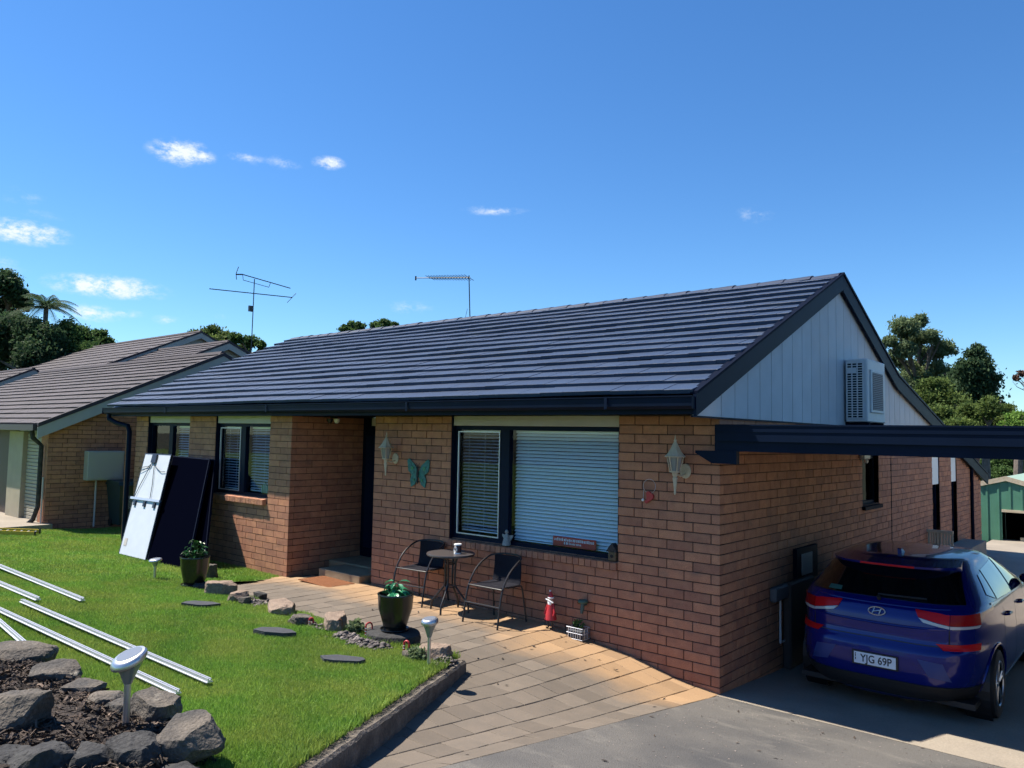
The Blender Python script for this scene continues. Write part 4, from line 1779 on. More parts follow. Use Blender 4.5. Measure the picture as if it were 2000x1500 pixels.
tree('tall gum tree with layered crown right of the gable', [(1766, 640, 26, 24), (1797, 627, 14, 16), (1790, 660, 34, 14), (1822, 658, 24, 11), (1842, 683, 24, 17), (1812, 690, 24, 16), (1768, 682, 26, 18), (1738, 668, 14, 12), (1748, 700, 22, 20), (1785, 718, 26, 16), (1812, 735, 24, 20), (1770, 748, 30, 26), (1850, 740, 22, 26), (1830, 715, 18, 14)], 46, 'leaf_euc', .24, 2100, trunk_px=1800, seed=11, name='gum_tree', tr=.28, clump=.48, droop=.6)
tree('dark drooping she oak right of the gum tree', [(1905, 688, 18, 18), (1918, 712, 22, 22), (1890, 722, 26, 24), (1925, 745, 24, 24), (1885, 765, 34, 30), (1920, 785, 32, 28), (1868, 745, 20, 24)], 42, 'leaf_dark', .25, 2000, seed=12, name='she_oak', droop=.9, clump=.55)
tree('olive green shrub tree in front of the gum tree trunk', [(1812, 752, 24, 16), (1838, 758, 22, 18), (1820, 785, 38, 24), (1800, 815, 36, 22), (1840, 812, 30, 24), (1770, 790, 30, 30), (1862, 790, 26, 30)], 38, 'leaf_olive', .20, 1900, seed=13, name='shrub_tree', clump=.5)
tree('broad mid green tree above the carport beam', [(1895, 805, 26, 20), (1935, 795, 26, 22), (1965, 805, 24, 18), (1915, 830, 40, 24), (1960, 835, 36, 22), (1870, 835, 34, 20)], 34, 'leaf_olive', .18, 2000, seed=14, name='broad_tree')
tree('bright green bush at the right edge above the carport', [(1985, 815, 20, 16), (1975, 835, 26, 14), (2010, 825, 30, 24)], 30, 'leaf_bright', .15, 1900, seed=15, name='bright_bush')
tree('dark hedge tree behind the green shed roof', [(1950, 900, 30, 18), (1985, 905, 30, 20), (1960, 925, 34, 14), (2010, 910, 40, 40), (1935, 920, 26, 30)], 40, 'leaf_mid', .18, 1900, seed=16, name='hedge_tree', zbase=-2)
tree('bronze leaved branch reaching in at the right edge', [(1984, 738, 6, 7, 0), (1995, 729, 7, 7, 0), (2022, 730, 18, 18), (2050, 745, 40, 45)], 26, 'leaf_pink', .10, 900, trunk_px=2090, seed=17, name='bronze_tree', tr=.08, zbase=-.4)

# palm
D = 45
c = at(90, 602, D)
t = thing('palm_tree', 'palm with arching fronds standing among the left trees', 'palm', (c[0], c[1], -.4))
m = MB()
m.tube([(c[0], c[1], -.5), (c[0] + .1, c[1], c[2] * .5), c], [.2, .16, .13], 10)
m.build('trunk', 'bark', t)
rg = np.random.default_rng(5)
for k in range(24):
    az = k * 2.4
    lift = rg.uniform(.1, 1.25)
    L = rg.uniform(1.5, 2.5)
    pts = []
    for i in range(9):
        s = i / 8
        r = L * (s * math.cos(lift) + .12 * s * s)
        z = L * (s * math.sin(lift) - (.55 + .25 * (1.3 - lift)) * s * s)
        pts.append(c + np.array([math.cos(az) * r, math.sin(az) * r, z]))
    m = MB()
    m.tube(pts, [.03 - .003 * i for i in range(9)], 5, tint=.6)
    side = np.array([-math.sin(az), math.cos(az), 0])
    for i in range(2, 34):
        s = i / 34
        f_ = s * 8
        j = min(int(f_), 7)
        q = pts[j] + (pts[j + 1] - pts[j]) * (f_ - j)
        tng = (pts[j + 1] - pts[j]) / np.linalg.norm(pts[j + 1] - pts[j])
        ll = .38 * math.sin(math.pi * min(1, s * .9 + .12)) + .08
        for sg in (-1, 1):
            e = q + side * sg * ll * .75 + tng * ll * .5 + np.array([0, 0, -ll * .55])
            m.add([q - tng * .02, q + tng * .02, e], [(0, 1, 2)], rg.uniform(.2, .9))
    m.build('frond', 'leaf_dark', t)
m = MB()
m.box(-22, -15.25, -1.9, -.80, .0, .385)
struct(m.build('garage_apron_path', 'concrete'))
# ------------------------------------------------------------------ blue hatchback in the carport
M['carblue'] = mat('metallic_blue_paint', (.0025, .008, .13), .26, metal=.2, coat=.6, spec=.2)
M['carblack'] = mat('black_trim', (.012, .012, .013), .55)
M['carglass'] = mat('privacy_glass', (.004, .005, .006), .04, spec=.9, coat=.6)
M['tyre'] = mat('tyre_rubber', (.014, .014, .014), .8)
M['lamp_red'] = mat('red_lens', (.48, .006, .010), .25, spec=.2, coat=.0)
M['lamp_dark'] = mat('dark_red_lens', (.28, .003, .006), .25, spec=.2, coat=.0)
M['lamp_clear'] = mat('clear_lens', (.45, .45, .46), .15, spec=.8)
M['plate'] = mat('white_plate', (.72, .74, .76), .4)
M['ink'] = mat('black_ink', (.01, .01, .012), .5)
CX, CY, CZ = 1.27, .65, -.09
car = thing('parked_car', 'dark blue hatchback parked nose in under the carport', 'car', (CX, CY + 2, CZ))
_cz = [.19, .24, .30, .40, .50, .60, .68, .735, .79, .88, .96, 1.03, 1.075, 1.12, 1.22, 1.31, 1.375, 1.415, 1.438, 1.452, 1.458]
_cw = [.80, .845, .868, .885, .893, .896, .896, .893, .890, .886, .876, .860, .840, .815, .752, .690, .642, .600, .545, .43, .15]
_cr = [.17, .10, .055, .02, .003, .0, .012, .050, .062, .060, .072, .10, .15, .215, .345, .465, .555, .64, .78, 1.05, 1.5]
_cf = [4.18, 4.24, 4.29, 4.33, 4.34, 4.33, 4.31, 4.27, 4.22, 4.08, 3.80, 3.35, 3.18, 3.05, 2.82, 2.58, 2.40, 2.27, 2.13, 1.95, 1.6]
_cn = [3.2, 3.6, 4, 4.4, 4.6, 4.6, 4.6, 4.6, 4.6, 4.6, 4.6, 4.6, 4.5, 4.4, 4.2, 4.0, 3.8, 3.6, 3.2, 2.8, 2.4]


def cpar(z):
    return tuple(float(np.interp(z, _cz, q)) for q in (_cw, _cr, _cf, _cn))


def rear_pt(x, z, off=0.0):
    """point on the tail surface at car x (from centre line) and z"""
    w, yr, yf, n = cpar(z)
    L, yc = (yf - yr) / 2, (yf + yr) / 2
    k = min(abs(x) / w, .9995)
    y = yc - L * (1 - k ** n) ** (1 / n)
    e = 1e-3
    w2, yr2, yf2, n2 = cpar(z + e)
    y2 = (yf2 + yr2) / 2 - (yf2 - yr2) / 2 * (1 - min(abs(x) / w2, .9995) ** n2) ** (1 / n2)
    k3 = min((abs(x) + e) / w, .9996)
    y3 = yc - L * (1 - k3 ** n) ** (1 / n)
    nv = np.array([(y3 - y) / e * (1 if x >= 0 else -1), -1, (y2 - y) / e])
    nv /= np.linalg.norm(nv)
    return np.array([CX + x, CY + y, CZ + z]) + nv * off


def side_pt(y, z, off=0.0, sgn=1):
    w, yr, yf, n = cpar(z)
    L, yc = (yf - yr) / 2, (yf + yr) / 2
    k = min(abs(y - yc) / L, .9995)
    x = w * (1 - k ** n) ** (1 / n)
    e = 1e-3
    w2 = cpar(z + e)[0]
    nv = np.array([sgn, 0, -(w2 - w) / e])
    nv /= np.linalg.norm(nv)
    return np.array([CX + sgn * x, CY + y, CZ + z]) + nv * off


AX_R, AX_F, WR = .86, 3.50, .318
zs = []
for a, b in zip(_cz[:-1], _cz[1:]):
    zs += list(np.linspace(a, b, 4)[:-1])
zs.append(_cz[-1])
NP = 120
rings = []
for z in zs:
    w, yr, yf, n = cpar(z)
    L, yc = (yf - yr) / 2, (yf + yr) / 2
    rg_ = []
    for k in range(NP):
        a = 2 * math.pi * k / NP
        # spread samples towards the corners
        a = a + .0 * math.sin(4 * a)
        cx_, sy_ = math.cos(a), math.sin(a)
        x = w * math.copysign(abs(cx_) ** (2 / n), cx_)
        y = yc + L * math.copysign(abs(sy_) ** (2 / n), sy_)
        rg_.append((CX + x, CY + y, CZ + z))
    rings.append(rg_)
vs = [v for r_ in rings for v in r_]
fs = []
for j in range(len(zs) - 1):
    for k in range(NP):
        q = (j * NP + k, j * NP + (k + 1) % NP, (j + 1) * NP + (k + 1) % NP, (j + 1) * NP + k)
        c = np.mean([vs[i] for i in q], axis=0)
        skip = False
        for ay in (AX_R, AX_F):
            if math.hypot(c[1] - CY - ay, c[2] - CZ - WR) < .372 and abs(c[0] - CX) > .6:
                skip = True
        if not skip:
            fs.append(q)
fs.append(tuple((len(zs) - 1) * NP + k for k in range(NP)))
m = MB()
m.add(vs, fs)
body = m.build('body', 'carblue', car, True)
m = MB()
m.box(CX - .78, CX + .78, CY + .25, CY + 4.1, CZ + .19, CZ + .24)
m.box(CX - .62, CX + .62, CY + .3, CY + 4.0, CZ + .24, CZ + .8)
m.build('underbody', 'carblack', car)


def patch(name, quads, fn, material, off=.005, nu=10, nv=5, skirt=.014, parent=None):
    """skin panel following the body: each quad is four (u, z) corners"""
    m = MB()
    for Q in quads:
        Q = [np.asarray(q, float) for q in Q]

        def pt(u, v, o):
            q = (Q[0] * (1 - u) + Q[1] * u) * (1 - v) + (Q[3] * (1 - u) + Q[2] * u) * v
            return fn(q[0], q[1], o)
        m.grid(lambda u, v: pt(u, v, off), nu, nv)
        for e in (lambda s: (s, 0), lambda s: (1, s), lambda s: (1 - s, 1), lambda s: (0, 1 - s)):
            m.grid(lambda u, v: pt(*e(u), off - skirt * v), nu, 1)
    return m.build(name, material, parent or car, True)


# rear glass, lamps, bumper insert
patch('rear_window', [[(-.70, 1.10), (.70, 1.10), (.585, 1.365), (-.585, 1.365)]], rear_pt, 'carglass', .006, 24, 8)
for s in (-1, 1):
    tl = patch('tail_light', [[(s * .36, .985), (s * .60, .935), (s * .60, 1.025), (s * .33, 1.045)]], rear_pt, 'lamp_red', .012, 8, 4)
    patch('outer_lens', [[(s * .606, .934), (s * .80, .93), (s * .79, 1.03), (s * .606, 1.026)]], rear_pt, 'lamp_dark', .012, 8, 4, parent=tl)
    patch('reverse_lens', [[(s * .40, .945), (s * .60, .905), (s * .60, .93), (s * .36, .98)], [(s * .606, .902), (s * .79, .905), (s * .80, .926), (s * .606, .929)]], rear_pt, 'lamp_clear', .011, 8, 3, parent=tl)
    patch('bumper_reflector', [[(s * .56, .715), (s * .80, .705), (s * .80, .765), (s * .50, .768)]], rear_pt, 'lamp_red', .010, 8, 3)
    patch('bumper_vent', [[(s * .45, .47), (s * .62, .44), (s * .56, .60), (s * .36, .62)]], rear_pt, mat('satin_blue_recess', (.012, .035, .16), .5), .003, 6, 4, .006)
patch('lower_valance', [[(-.80, .24), (.80, .24), (.80, .385), (-.80, .385)]], rear_pt, 'carblack', .012, 30, 5)
patch('bumper_seam', [[(-.84, .738), (.84, .738), (.84, .746), (-.84, .746)]], rear_pt, 'carblack', .002, 30, 1, .004)
for s in (-1, 1):
    patch('tailgate_seam', [[(s * .60, .75), (s * .607, .75), (s * .607, .90), (s * .60, .90)]], rear_pt, 'carblack', .002, 1, 4, .004)
m = MB()       # crease rolled into the tailgate below the lamps
for (z, o) in ((.905, .0),):
    pts = [rear_pt(x, z - .025 * (1 - (x / .62) ** 2), -.004) for x in np.linspace(-.62, .62, 25)]
    m.tube(pts, .012, 8)
pts = [rear_pt(x, 1.068 - .012 * (1 - (x / .6) ** 2), -.004) for x in np.linspace(-.6, .6, 25)]
m.tube(pts, .011, 8)
m.build('tailgate_crease', 'carblue', body, True)
# spoiler with brake light
m = MB()
xs_ = np.linspace(-.60, .60, 25)
up, lo, tip = [], [], []
for x in xs_:
    a = rear_pt(x * .93, 1.425, .002)
    e = rear_pt(x, 1.362, .0) + np.array([0, -.115 + .05 * abs(x / .6) ** 2, .035])
    b = rear_pt(x, 1.35, .004)
    up.append(a)
    tip.append(e)
    lo.append(b)
n = len(xs_)
vs = up + tip + [q - np.array([0, -.006, .022]) for q in tip] + lo
m.add(vs, [(r * n + i, r * n + i + 1, (r + 1) * n + i + 1, (r + 1) * n + i) for r in range(3) for i in range(n - 1)] + [(0, n, 2 * n, 3 * n), (n - 1, 4 * n - 1, 3 * n - 1, 2 * n - 1)])
sp = m.build('spoiler', 'carblue', car, True)
m = MB()
q = [t_ for t_ in tip if abs(t_[0] - CX) < .26]
m.grid(lambda u, v: np.array([q[0][0] + (q[-1][0] - q[0][0]) * u, float(np.interp(q[0][0] + (q[-1][0] - q[0][0]) * u, [k[0] for k in q], [k[1] for k in q])) - .004 + .003 * v, float(np.interp(q[0][0] + (q[-1][0] - q[0][0]) * u, [k[0] for k in q], [k[2] for k in q])) - .002 - .018 * v]), 12, 1)
m.build('brake_light', 'lamp_red', sp)
# plate with characters, emblem
pc = rear_pt(0, .545, .012)
m = MB()
m.cbox((CX - .205, pc[1] - .004, CZ + .475), (.41, 0, 0), (0, .01, 0), (0, 0, .135), .004)
pl = m.build('number_plate_frame', 'carblack', car)
m = MB()
m.cbox((CX - .186, pc[1] - .0085, CZ + .489), (.372, 0, 0), (0, .004, 0), (0, 0, .107), .002)
m.build('number_plate', 'plate', pl)


def text(name, s, size, origin, rot, material, parent, sx=1.0, ext=.0015, bold=0.0):
    cu = bpy.data.curves.new(name, 'FONT')
    cu.body = s
    cu.size = size
    cu.extrude = ext
    cu.offset = bold
    cu.align_x = 'CENTER'
    cu.align_y = 'CENTER'
    tmp = bpy.data.objects.new('tmp', cu)
    C.objects.link(tmp)
    dg = bpy.context.evaluated_depsgraph_get()
    dg.update()
    me = bpy.data.meshes.new_from_object(tmp.evaluated_get(dg))
    bpy.data.objects.remove(tmp)
    me.transform(Matrix.Diagonal((sx, 1, 1, 1)))
    me.transform(rot.to_4x4())
    me.transform(Matrix.Translation(origin))
    me.materials.clear()
    me.materials.append(M[material])
    return link(name, me, parent)


RX = Matrix.Rotation(R(90), 3, 'X')
text('plate_characters', 'YJG 69P', .098, Vector((CX + .012, pc[1] - .0098, CZ + .541)), RX, 'ink', pl, .84, bold=.0012)
m = MB()
for k, (h_, z_) in enumerate(((.022, .52), (.018, .55), (.012, .572))):
    m.box(CX - .176, CX - .168, pc[1] - .0105, pc[1] - .0087, CZ + z_, CZ + z_ + h_)
m.build('plate_side_mark', 'ink', pl)
eb = rear_pt(0, .985, .012)
slope_e = math.atan2(rear_pt(0, 1.0, 0)[1] - rear_pt(0, .97, 0)[1], .03)
m = MB()
ow, oh = .075, .038


def emb(u, v):
    return eb + np.array([u, v * math.sin(slope_e), v * math.cos(slope_e)])


m.tube([emb(ow * math.cos(a), oh * math.sin(a)) for a in np.linspace(0, 2 * math.pi, 33)], .0055, 6)
m.tube([emb(-.040, -.026), emb(-.030, -.004), emb(-.022, .030)], .0052, 6)
m.tube([emb(.022, -.030), emb(.030, .004), emb(.040, .026)], .0052, 6)
m.tube([emb(-.030, -.006), emb(-.008, -.002), emb(.010, .004), emb(.031, .008)], .0052, 6)
m.build('emblem', 'steel', car, True)
# parking sticker in the glass, wiper, roof aerial
patch('window_sticker', [[(-.50, 1.115), (-.37, 1.115), (-.37, 1.15), (-.49, 1.15)]], rear_pt, mat('teal_sticker', (.03, .12, .10), .5), .0085, 4, 2, .002)
m = MB()
m.tube([rear_pt(x, 1.115 + .02 * abs(x), .018) for x in np.linspace(-.02, .40, 8)], .009, 6)
m.tube([rear_pt(0, 1.085, .01), rear_pt(0, 1.085, .04)], .02, 8)
m.build('rear_wiper', 'carblack', car, True)
m = MB()
q0 = (CX, CY + 1.0, CZ + 1.45)
m.prism([(q0[0] - .02, q0[1] - .07, q0[2] - .01), (q0[0] - .02, q0[1] + .10, q0[2] - .01), (q0[0] - .02, q0[1] - .05, q0[2] + .05), (q0[0] - .02, q0[1] - .075, q0[2] + .045)], (.04, 0, 0))
m.build('roof_aerial', 'carblue', car)
# side windows, seams, handles, mirrors
for s in (-1, 1):
    fn = (lambda sg: (lambda y, z, o: side_pt(y, z, o, sg)))(s)
    patch('quarter_window', [[(.86, 1.14), (1.07, 1.085), (1.16, 1.31), (1.02, 1.30)]], fn, 'carglass', .006, 6, 6)
    patch('rear_door_window', [[(1.11, 1.075), (1.88, 1.045), (1.92, 1.355), (1.21, 1.325)]], fn, 'carglass', .006, 10, 6)
    patch('front_door_window', [[(1.95, 1.045), (2.92, 1.02), (2.42, 1.335), (1.99, 1.36)]], fn, 'carglass', .006, 10, 6)
    patch('window_strip', [[(.80, 1.06), (2.98, 1.005), (2.98, 1.02), (.82, 1.075)]], fn, 'steel', .008, 20, 1, .006)
    for (a, b, z0, z1) in ((1.02, 1.24, .30, 1.06), (1.92, 1.92, .28, 1.03), (2.95, 3.0, .30, 1.0)):
        patch('door_seam', [[(a if z0 > .5 else b, z0), ((a if z0 > .5 else b) + .007, z0), (b + .007, z1), (b, z1)]], fn, 'carblack', .0015, 1, 8, .003)
    patch('side_skirt', [[(1.25, .23), (3.1, .23), (3.1, .29), (1.25, .29)]], fn, 'carblack', .010, 12, 2)
    for y in (1.30, 2.12):
        h = MB()
        h.tube([side_pt(y, .90, .0, s), side_pt(y + .02, .90, .03, s), side_pt(y + .18, .895, .03, s), side_pt(y + .20, .895, 0, s)], .012, 8)
        h.build('door_handle', 'carblue', car, True)
    h = MB()
    q = side_pt(2.72, 1.04, .10, s)
    h.sphere(q, (.10, .07, .065), 14, 8)
    h.build('wing_mirror', 'carblue', car, True)
    for ay in (AX_R, AX_F):
        wx = CX + s * .885
        prof = []
        t_ = MB()
        N = 40
        sec = [(.205, 0), (.235, .003), (.285, .006), (.312, -.006), (.318, -.03), (.318, -.17), (.305, -.20), (.22, -.205)]
        vs, fs = [], []
        for (r, o) in sec:
            for k in range(N):
                a = 2 * math.pi * k / N
                vs.append((wx + s * o, CY + ay + r * math.cos(a), CZ + WR + r * math.sin(a)))
        for i in range(len(sec) - 1):
            for k in range(N):
                fs.append((i * N + k, i * N + (k + 1) % N, (i + 1) * N + (k + 1) % N, (i + 1) * N + k))
        t_.add(vs, fs)
        wheel = t_.build('wheel', 'tyre', car, True)
        r_ = MB()
        r_.tube([(wx - s * .004, CY + ay + .205 * math.cos(a), CZ + WR + .205 * math.sin(a)) for a in np.linspace(0, 2 * math.pi, 33)], .011, 6)
        r_.tube([(wx - s * .05, CY + ay, CZ + WR), (wx - s * .01, CY + ay, CZ + WR)], .04, 12)
        for k in range(5):
            for dd in (-.13, .13):
                a = k * 2 * math.pi / 5 + .3
                r_.tube([(wx - s * .02, CY + ay + .035 * math.cos(a), CZ + WR + .035 * math.sin(a)), (wx - s * .012, CY + ay + .20 * math.cos(a + dd), CZ + WR + .20 * math.sin(a + dd))], [.017, .012], 6)
        r_.build('rim', 'steel', wheel, True)
        d_ = MB()
        d_.lathe([(.17, -.006), (.17, .006)], (0, 0, 0), 24)
        d_.v = [(wx - s * .075 + v[2], CY + ay + v[0], CZ + WR + v[1]) for v in d_.v]
        d_.build('brake_disc', mat('disc_grey', (.08, .08, .085), .5, metal=.6), wheel)
        a_ = MB()
        a_.tube([side_pt(ay + .372 * math.cos(a), WR + .372 * math.sin(a), .0, s) for a in np.linspace(-.25, math.pi + .25, 30)], .014, 6)
        a_.build('wheel_arch', 'carblue', car, True)
        l_ = MB()
        l_.lathe([(.37, -.22), (.37, .0)], (0, 0, 0), 28)
        l_.f = l_.f[:-2]
        l_.t = l_.t[:-2]
        l_.v = [(CX + s * (.86 + v[2]), CY + ay + v[0], CZ + WR + v[1]) for v in l_.v]
        l_.build('arch_liner', 'carblack', car)
# ------------------------------------------------------------------ bistro set on the paving
def bistro_chair(label, x, y, rz):
    z = hpave(x, y)
    t = thing('bistro_chair', label, 'chair', (x, y, z), 'black chairs at the round table')
    ca, sa = math.cos(rz), math.sin(rz)

    def T(p):
        return np.array([x + ca * p[0] - sa * p[1], y + sa * p[0] + ca * p[1], z + p[2]])

    def sm(P, n=5):
        P = [np.asarray(p, float) for p in P]
        out = []
        for i in range(len(P) - 1):
            p0, p1, p2, p3 = P[max(i - 1, 0)], P[i], P[i + 1], P[min(i + 2, len(P) - 1)]
            for k in range(n):
                s = k / n
                out.append(.5 * (2 * p1 + (p2 - p0) * s + (2 * p0 - 5 * p1 + 4 * p2 - p3) * s * s + (3 * p1 - p0 - 3 * p2 + p3) * s ** 3))
        out.append(P[-1])
        return out
    half = [(-.265, -.27, 0), (-.262, -.225, .27), (-.26, -.175, .44), (-.258, -.07, .59), (-.252, .07, .685), (-.225, .19, .735), (-.12, .262, .752), (0, .275, .755)]
    full = half + [(-a, b, c) for a, b, c in reversed(half[:-1])]
    m = MB()
    m.tube([T(p) for p in sm(full)], .0115, 8)
    m.build('arm_hoop', 'black_metal', t, True)
    for s in (-1, 1):
        m = MB()
        m.tube([T(p) for p in sm([(s * .215, .0, .425), (s * .218, .17, .422), (s * .224, .215, .39), (s * .238, .245, .2), (s * .25, .275, 0)])], .0105, 8)
        m.build('rear_leg', 'black_metal', t, True)
    m = MB()
    m.tube([T((-.262, -.235, .235)), T((.262, -.235, .235))], .009, 8)
    m.build('stretcher', 'black_metal', t, True)
    m = MB()
    m.tube([T(p) for p in sm([(-.258, -.185, .425), (-.21, -.20, .43), (.21, -.20, .43), (.258, -.185, .425)])], .0095, 8)
    m.tube([T((-.215, -.02, .42)), T((.215, -.02, .42))], .008, 6)
    m.build('seat_rail', 'black_metal', t, True)

    def shell(u, v):
        # seat rising into the curved back
        if v < .5:
            s = v / .5
            return T(((u - .5) * .43, -.20 + .39 * s, .438 - .012 * math.sin(math.pi * s) * math.sin(math.pi * u)))
        s = (v - .5) / .5
        w = .43 - .03 * s
        bow = .055 * s * (1 - (2 * u - 1) ** 2)
        return T(((u - .5) * w, .19 + .018 * s + bow + .012 * math.sin(math.pi * s), .438 + .305 * s))
    m = MB()
    m.grid(shell, 12, 20)
    m.grid(lambda u, v: shell(u, v) + np.array([0, 0, -.008]) + (T((0, .008, 0)) - T((0, 0, 0))) * (1 if v > .5 else 0), 12, 20)
    m.build('woven_seat', 'weave', t, True)
    return t


bistro_chair('black bistro chair left of the round table nearer the porch', -4.02, -.30, R(6))
bistro_chair('black bistro chair right of the round table below the window', -2.60, -.43, R(1))

tx, ty = -3.36, -.42
tz = hpave(tx, ty)
t = thing('bistro_table', 'round black bistro table between the two chairs', 'table', (tx, ty, tz))
m = MB()
m.lathe([(.285, .680), (.298, .686), (.30, .70), (.296, .708), (.285, .7085), (.0, .7085)], (tx, ty, tz), 40)
m.build('table_top', mat('smoked_glass_top', (.055, .05, .05), .3, (.07, .06, .06), 30), t, True)
for k in range(4):
    a = k * math.pi / 2 + R(20)
    c_, s_ = math.cos(a), math.sin(a)
    m = MB()
    m.tube([(tx + r * c_, ty + r * s_, tz + z) for r, z in ((.10, .68), (.07, .60), (.062, .42), (.064, .33), (.085, .29), (.17, .19), (.235, .115), (.25, .08), (.255, 0))], .0125, 8)
    m.build('leg', 'black_metal', t, True)
m = MB()
for z in (.58, .30):
    m.tube([(tx + .062 * math.cos(a), ty + .062 * math.sin(a), tz + z) for a in np.linspace(0, 2 * math.pi, 21)], .009, 6)
m.build('leg_ring', 'black_metal', t, True)
m = MB()
jx, jy, jz = tx + .10, ty + .02, tz + .709
m.lathe([(.04, 0), (.046, .01), (.046, .105), (.043, .115), (.043, .118)], (jx, jy, jz), 20)
t = thing('patterned_mug', 'dark and white patterned mug standing on the round table', 'mug', (jx, jy, jz))
m.build('cup', mat('dark_plum_glaze', (.05, .025, .035), .4), t, True)
m = MB()
for dz, r in ((.052, .030), (.052, .018)):
    m.tube([(jx + .047 * math.sin(b), jy - .047 * math.cos(b), jz + dz + c) for b, c in [(0.6 * r / .03 * math.sin(a), 1.25 * r * math.cos(a)) for a in np.linspace(0, 2 * math.pi, 13)]], .0035, 5)
m.lathe([(.047, .0), (.0475, .012), (.047, .014)], (jx, jy, jz), 20)
m.lathe([(.0472, .102), (.0475, .112), (.0455, .119)], (jx, jy, jz), 20)
m.build('pattern', 'white', t, True)


# ------------------------------------------------------------------ wall lanterns
def lantern(label, x, z):
    t = thing('wall_lantern', label, 'lamp', (x, -.14, z - .22), 'cream coach lanterns on the front wall')
    c = (x, -.15, z)
    m = MB()
    m.lathe([(.055, 0), (.065, .01), (.06, .02)], (0, 0, 0), 20)
    m.v = [(x + .045 + v[0], -.002 - v[2], z - .06 + v[1] * 1.2) for v in m.v]
    m.build('back_plate', 'lampcream', t, True)
    m = MB()
    m.tube([(x + .045, -.02, z - .09), (x + .03, -.08, z - .11), (x, -.13, z - .09), (x, -.15, z - .06)], .011, 8)
    m.build('bracket_arm', 'lampcream', t, True)
    m = MB()
    m.lathe([(.108, .085), (.112, .092), (.085, .115), (.055, .16), (.028, .215), (.012, .245), (.018, .255), (.008, .27), (.004, .30), (.001, .315)], c, 8)
    m.build('canopy', 'lampcream', t)
    m = MB()
    for k in range(6):
        a = k * math.pi / 3 + .3
        m.tube([(c[0] + .052 * math.cos(a), c[1] + .052 * math.sin(a), z - .06), (c[0] + .085 * math.cos(a), c[1] + .085 * math.sin(a), z + .088)], .006, 5)
    m.lathe([(.02, -.078), (.058, -.07), (.058, -.058), (.03, -.056)], c, 12)
    m.build('cage', 'lampcream', t, True)
    m = MB()
    m.lathe([(.048, -.055), (.079, .086)], c, 6)
    m.build('lamp_glass', mat('frosted_lamp_glass', (.22, .22, .21), .35), t)
    m = MB()
    m.lathe([(.006, -.30), (.013, -.28), (.010, -.265), (.022, -.16), (.026, -.13), (.018, -.12), (.026, -.105), (.03, -.078)], c, 12)
    m.build('tail', 'lampcream', t, True)
    return t


lantern('cream coach lantern on the brick wall right of the window', -.42, 2.24)
lantern('cream coach lantern on the brick wall beside the porch', -4.95, 2.22)

# butterfly plaque
pts = [(-.02, .02), (-.06, .10), (-.19, .19), (-.225, .16), (-.20, .02), (-.13, -.03), (-.16, -.10), (-.14, -.20), (-.06, -.16), (-.015, -.06), (.015, -.06), (.06, -.16), (.14, -.20), (.16, -.10), (.13, -.03), (.20, .02), (.225, .16), (.19, .19), (.06, .10), (.02, .02)]
bx_, bz_ = -4.42, 1.98
t = thing('butterfly_plaque', 'green metal butterfly hung on the brick wall beside the window', 'wall ornament', (bx_, -.02, bz_))
m = MB()
m.prism([(bx_ + a, -.022, bz_ + b) for a, b in pts], (0, .012, 0))
m.build('wings', 'teal', t)
m = MB()
m.tube([(bx_, -.03, bz_ - .15), (bx_, -.035, bz_ - .02), (bx_, -.03, bz_ + .08)], [.008, .018, .012], 8)
m.tube([(bx_, -.03, bz_ + .08), (bx_ - .03, -.03, bz_ + .13)], .004, 5)
m.tube([(bx_, -.03, bz_ + .08), (bx_ + .03, -.03, bz_ + .13)], .004, 5)
m.build('butterfly_body', M['rock_dark'], t, True)
m = MB()
for a, b, r in ((-.12, .06, .03), (.12, .06, .03), (-.08, -.1, .02), (.08, -.1, .02)):
    m.lathe([(r, 0), (r * .8, .006)], (0, 0, 0), 10)
    m.v[-20:] = [(bx_ + a + v[0], -.0225 - v[2], bz_ + b + v[1]) for v in m.v[-20:]]
m.build('wing_spot', 'leaf_pot', t)

# red hanging ornament on a wire ring
q = (-.80, 1.90)
t = thing('hanging_ornament', 'small red ornament on a wire ring left of the right lantern', 'wall ornament', (q[0], -.02, q[1]))
m = MB()
m.tube([(q[0] + .075 * math.cos(a), -.012, q[1] + .10 + .075 * math.sin(a)) for a in np.linspace(0, 2 * math.pi, 25)], .003, 5)
m.tube([(q[0] - .07, -.012, q[1] + .06), (q[0] - .075, -.012, q[1] - .04)], .003, 5)
m.build('wire_ring', M['cream'], t)
m = MB()
m.prism([(q[0] + a, -.03, q[1] + b) for a, b in ((-.03, .035), (.0, .05), (.055, .01), (.05, -.03), (.01, -.055), (-.03, -.085), (-.05, -.07), (-.025, -.03))], (0, .022, 0))
m.build('red_body', 'red', t)
m = MB()
m.sphere((q[0] - .075, -.02, q[1] - .05), .016, 8, 6)
m.build('white_bobble', 'white', t, True)

# window sill ornaments
m = MB()
ax_ = -2.83
az = 1.158
t = thing('angel_figurine', 'small pale stone angel on the window sill corner', 'figurine', (ax_, -.0, az))
m.lathe([(.055, 0), (.05, .04), (.03, .11), (.02, .135), (.012, .145)], (ax_, .02, az), 12)
m.sphere((ax_, .02, az + .165), .024, 10, 7)
m.build('figure', mat('pale_stone', (.30, .33, .33), .9, (.2, .22, .22), 60), t, True)
m = MB()
for s in (-1, 1):
    m.prism([(ax_ + s * .01, .035, az + .12), (ax_ + s * .09, .035, az + .13), (ax_ + s * .085, .035, az + .105), (ax_ + s * .05, .035, az + .06), (ax_ + s * .01, .035, az + .07)], (0, .008, 0))
m.build('wings', t.children[0].data.materials[0], t)

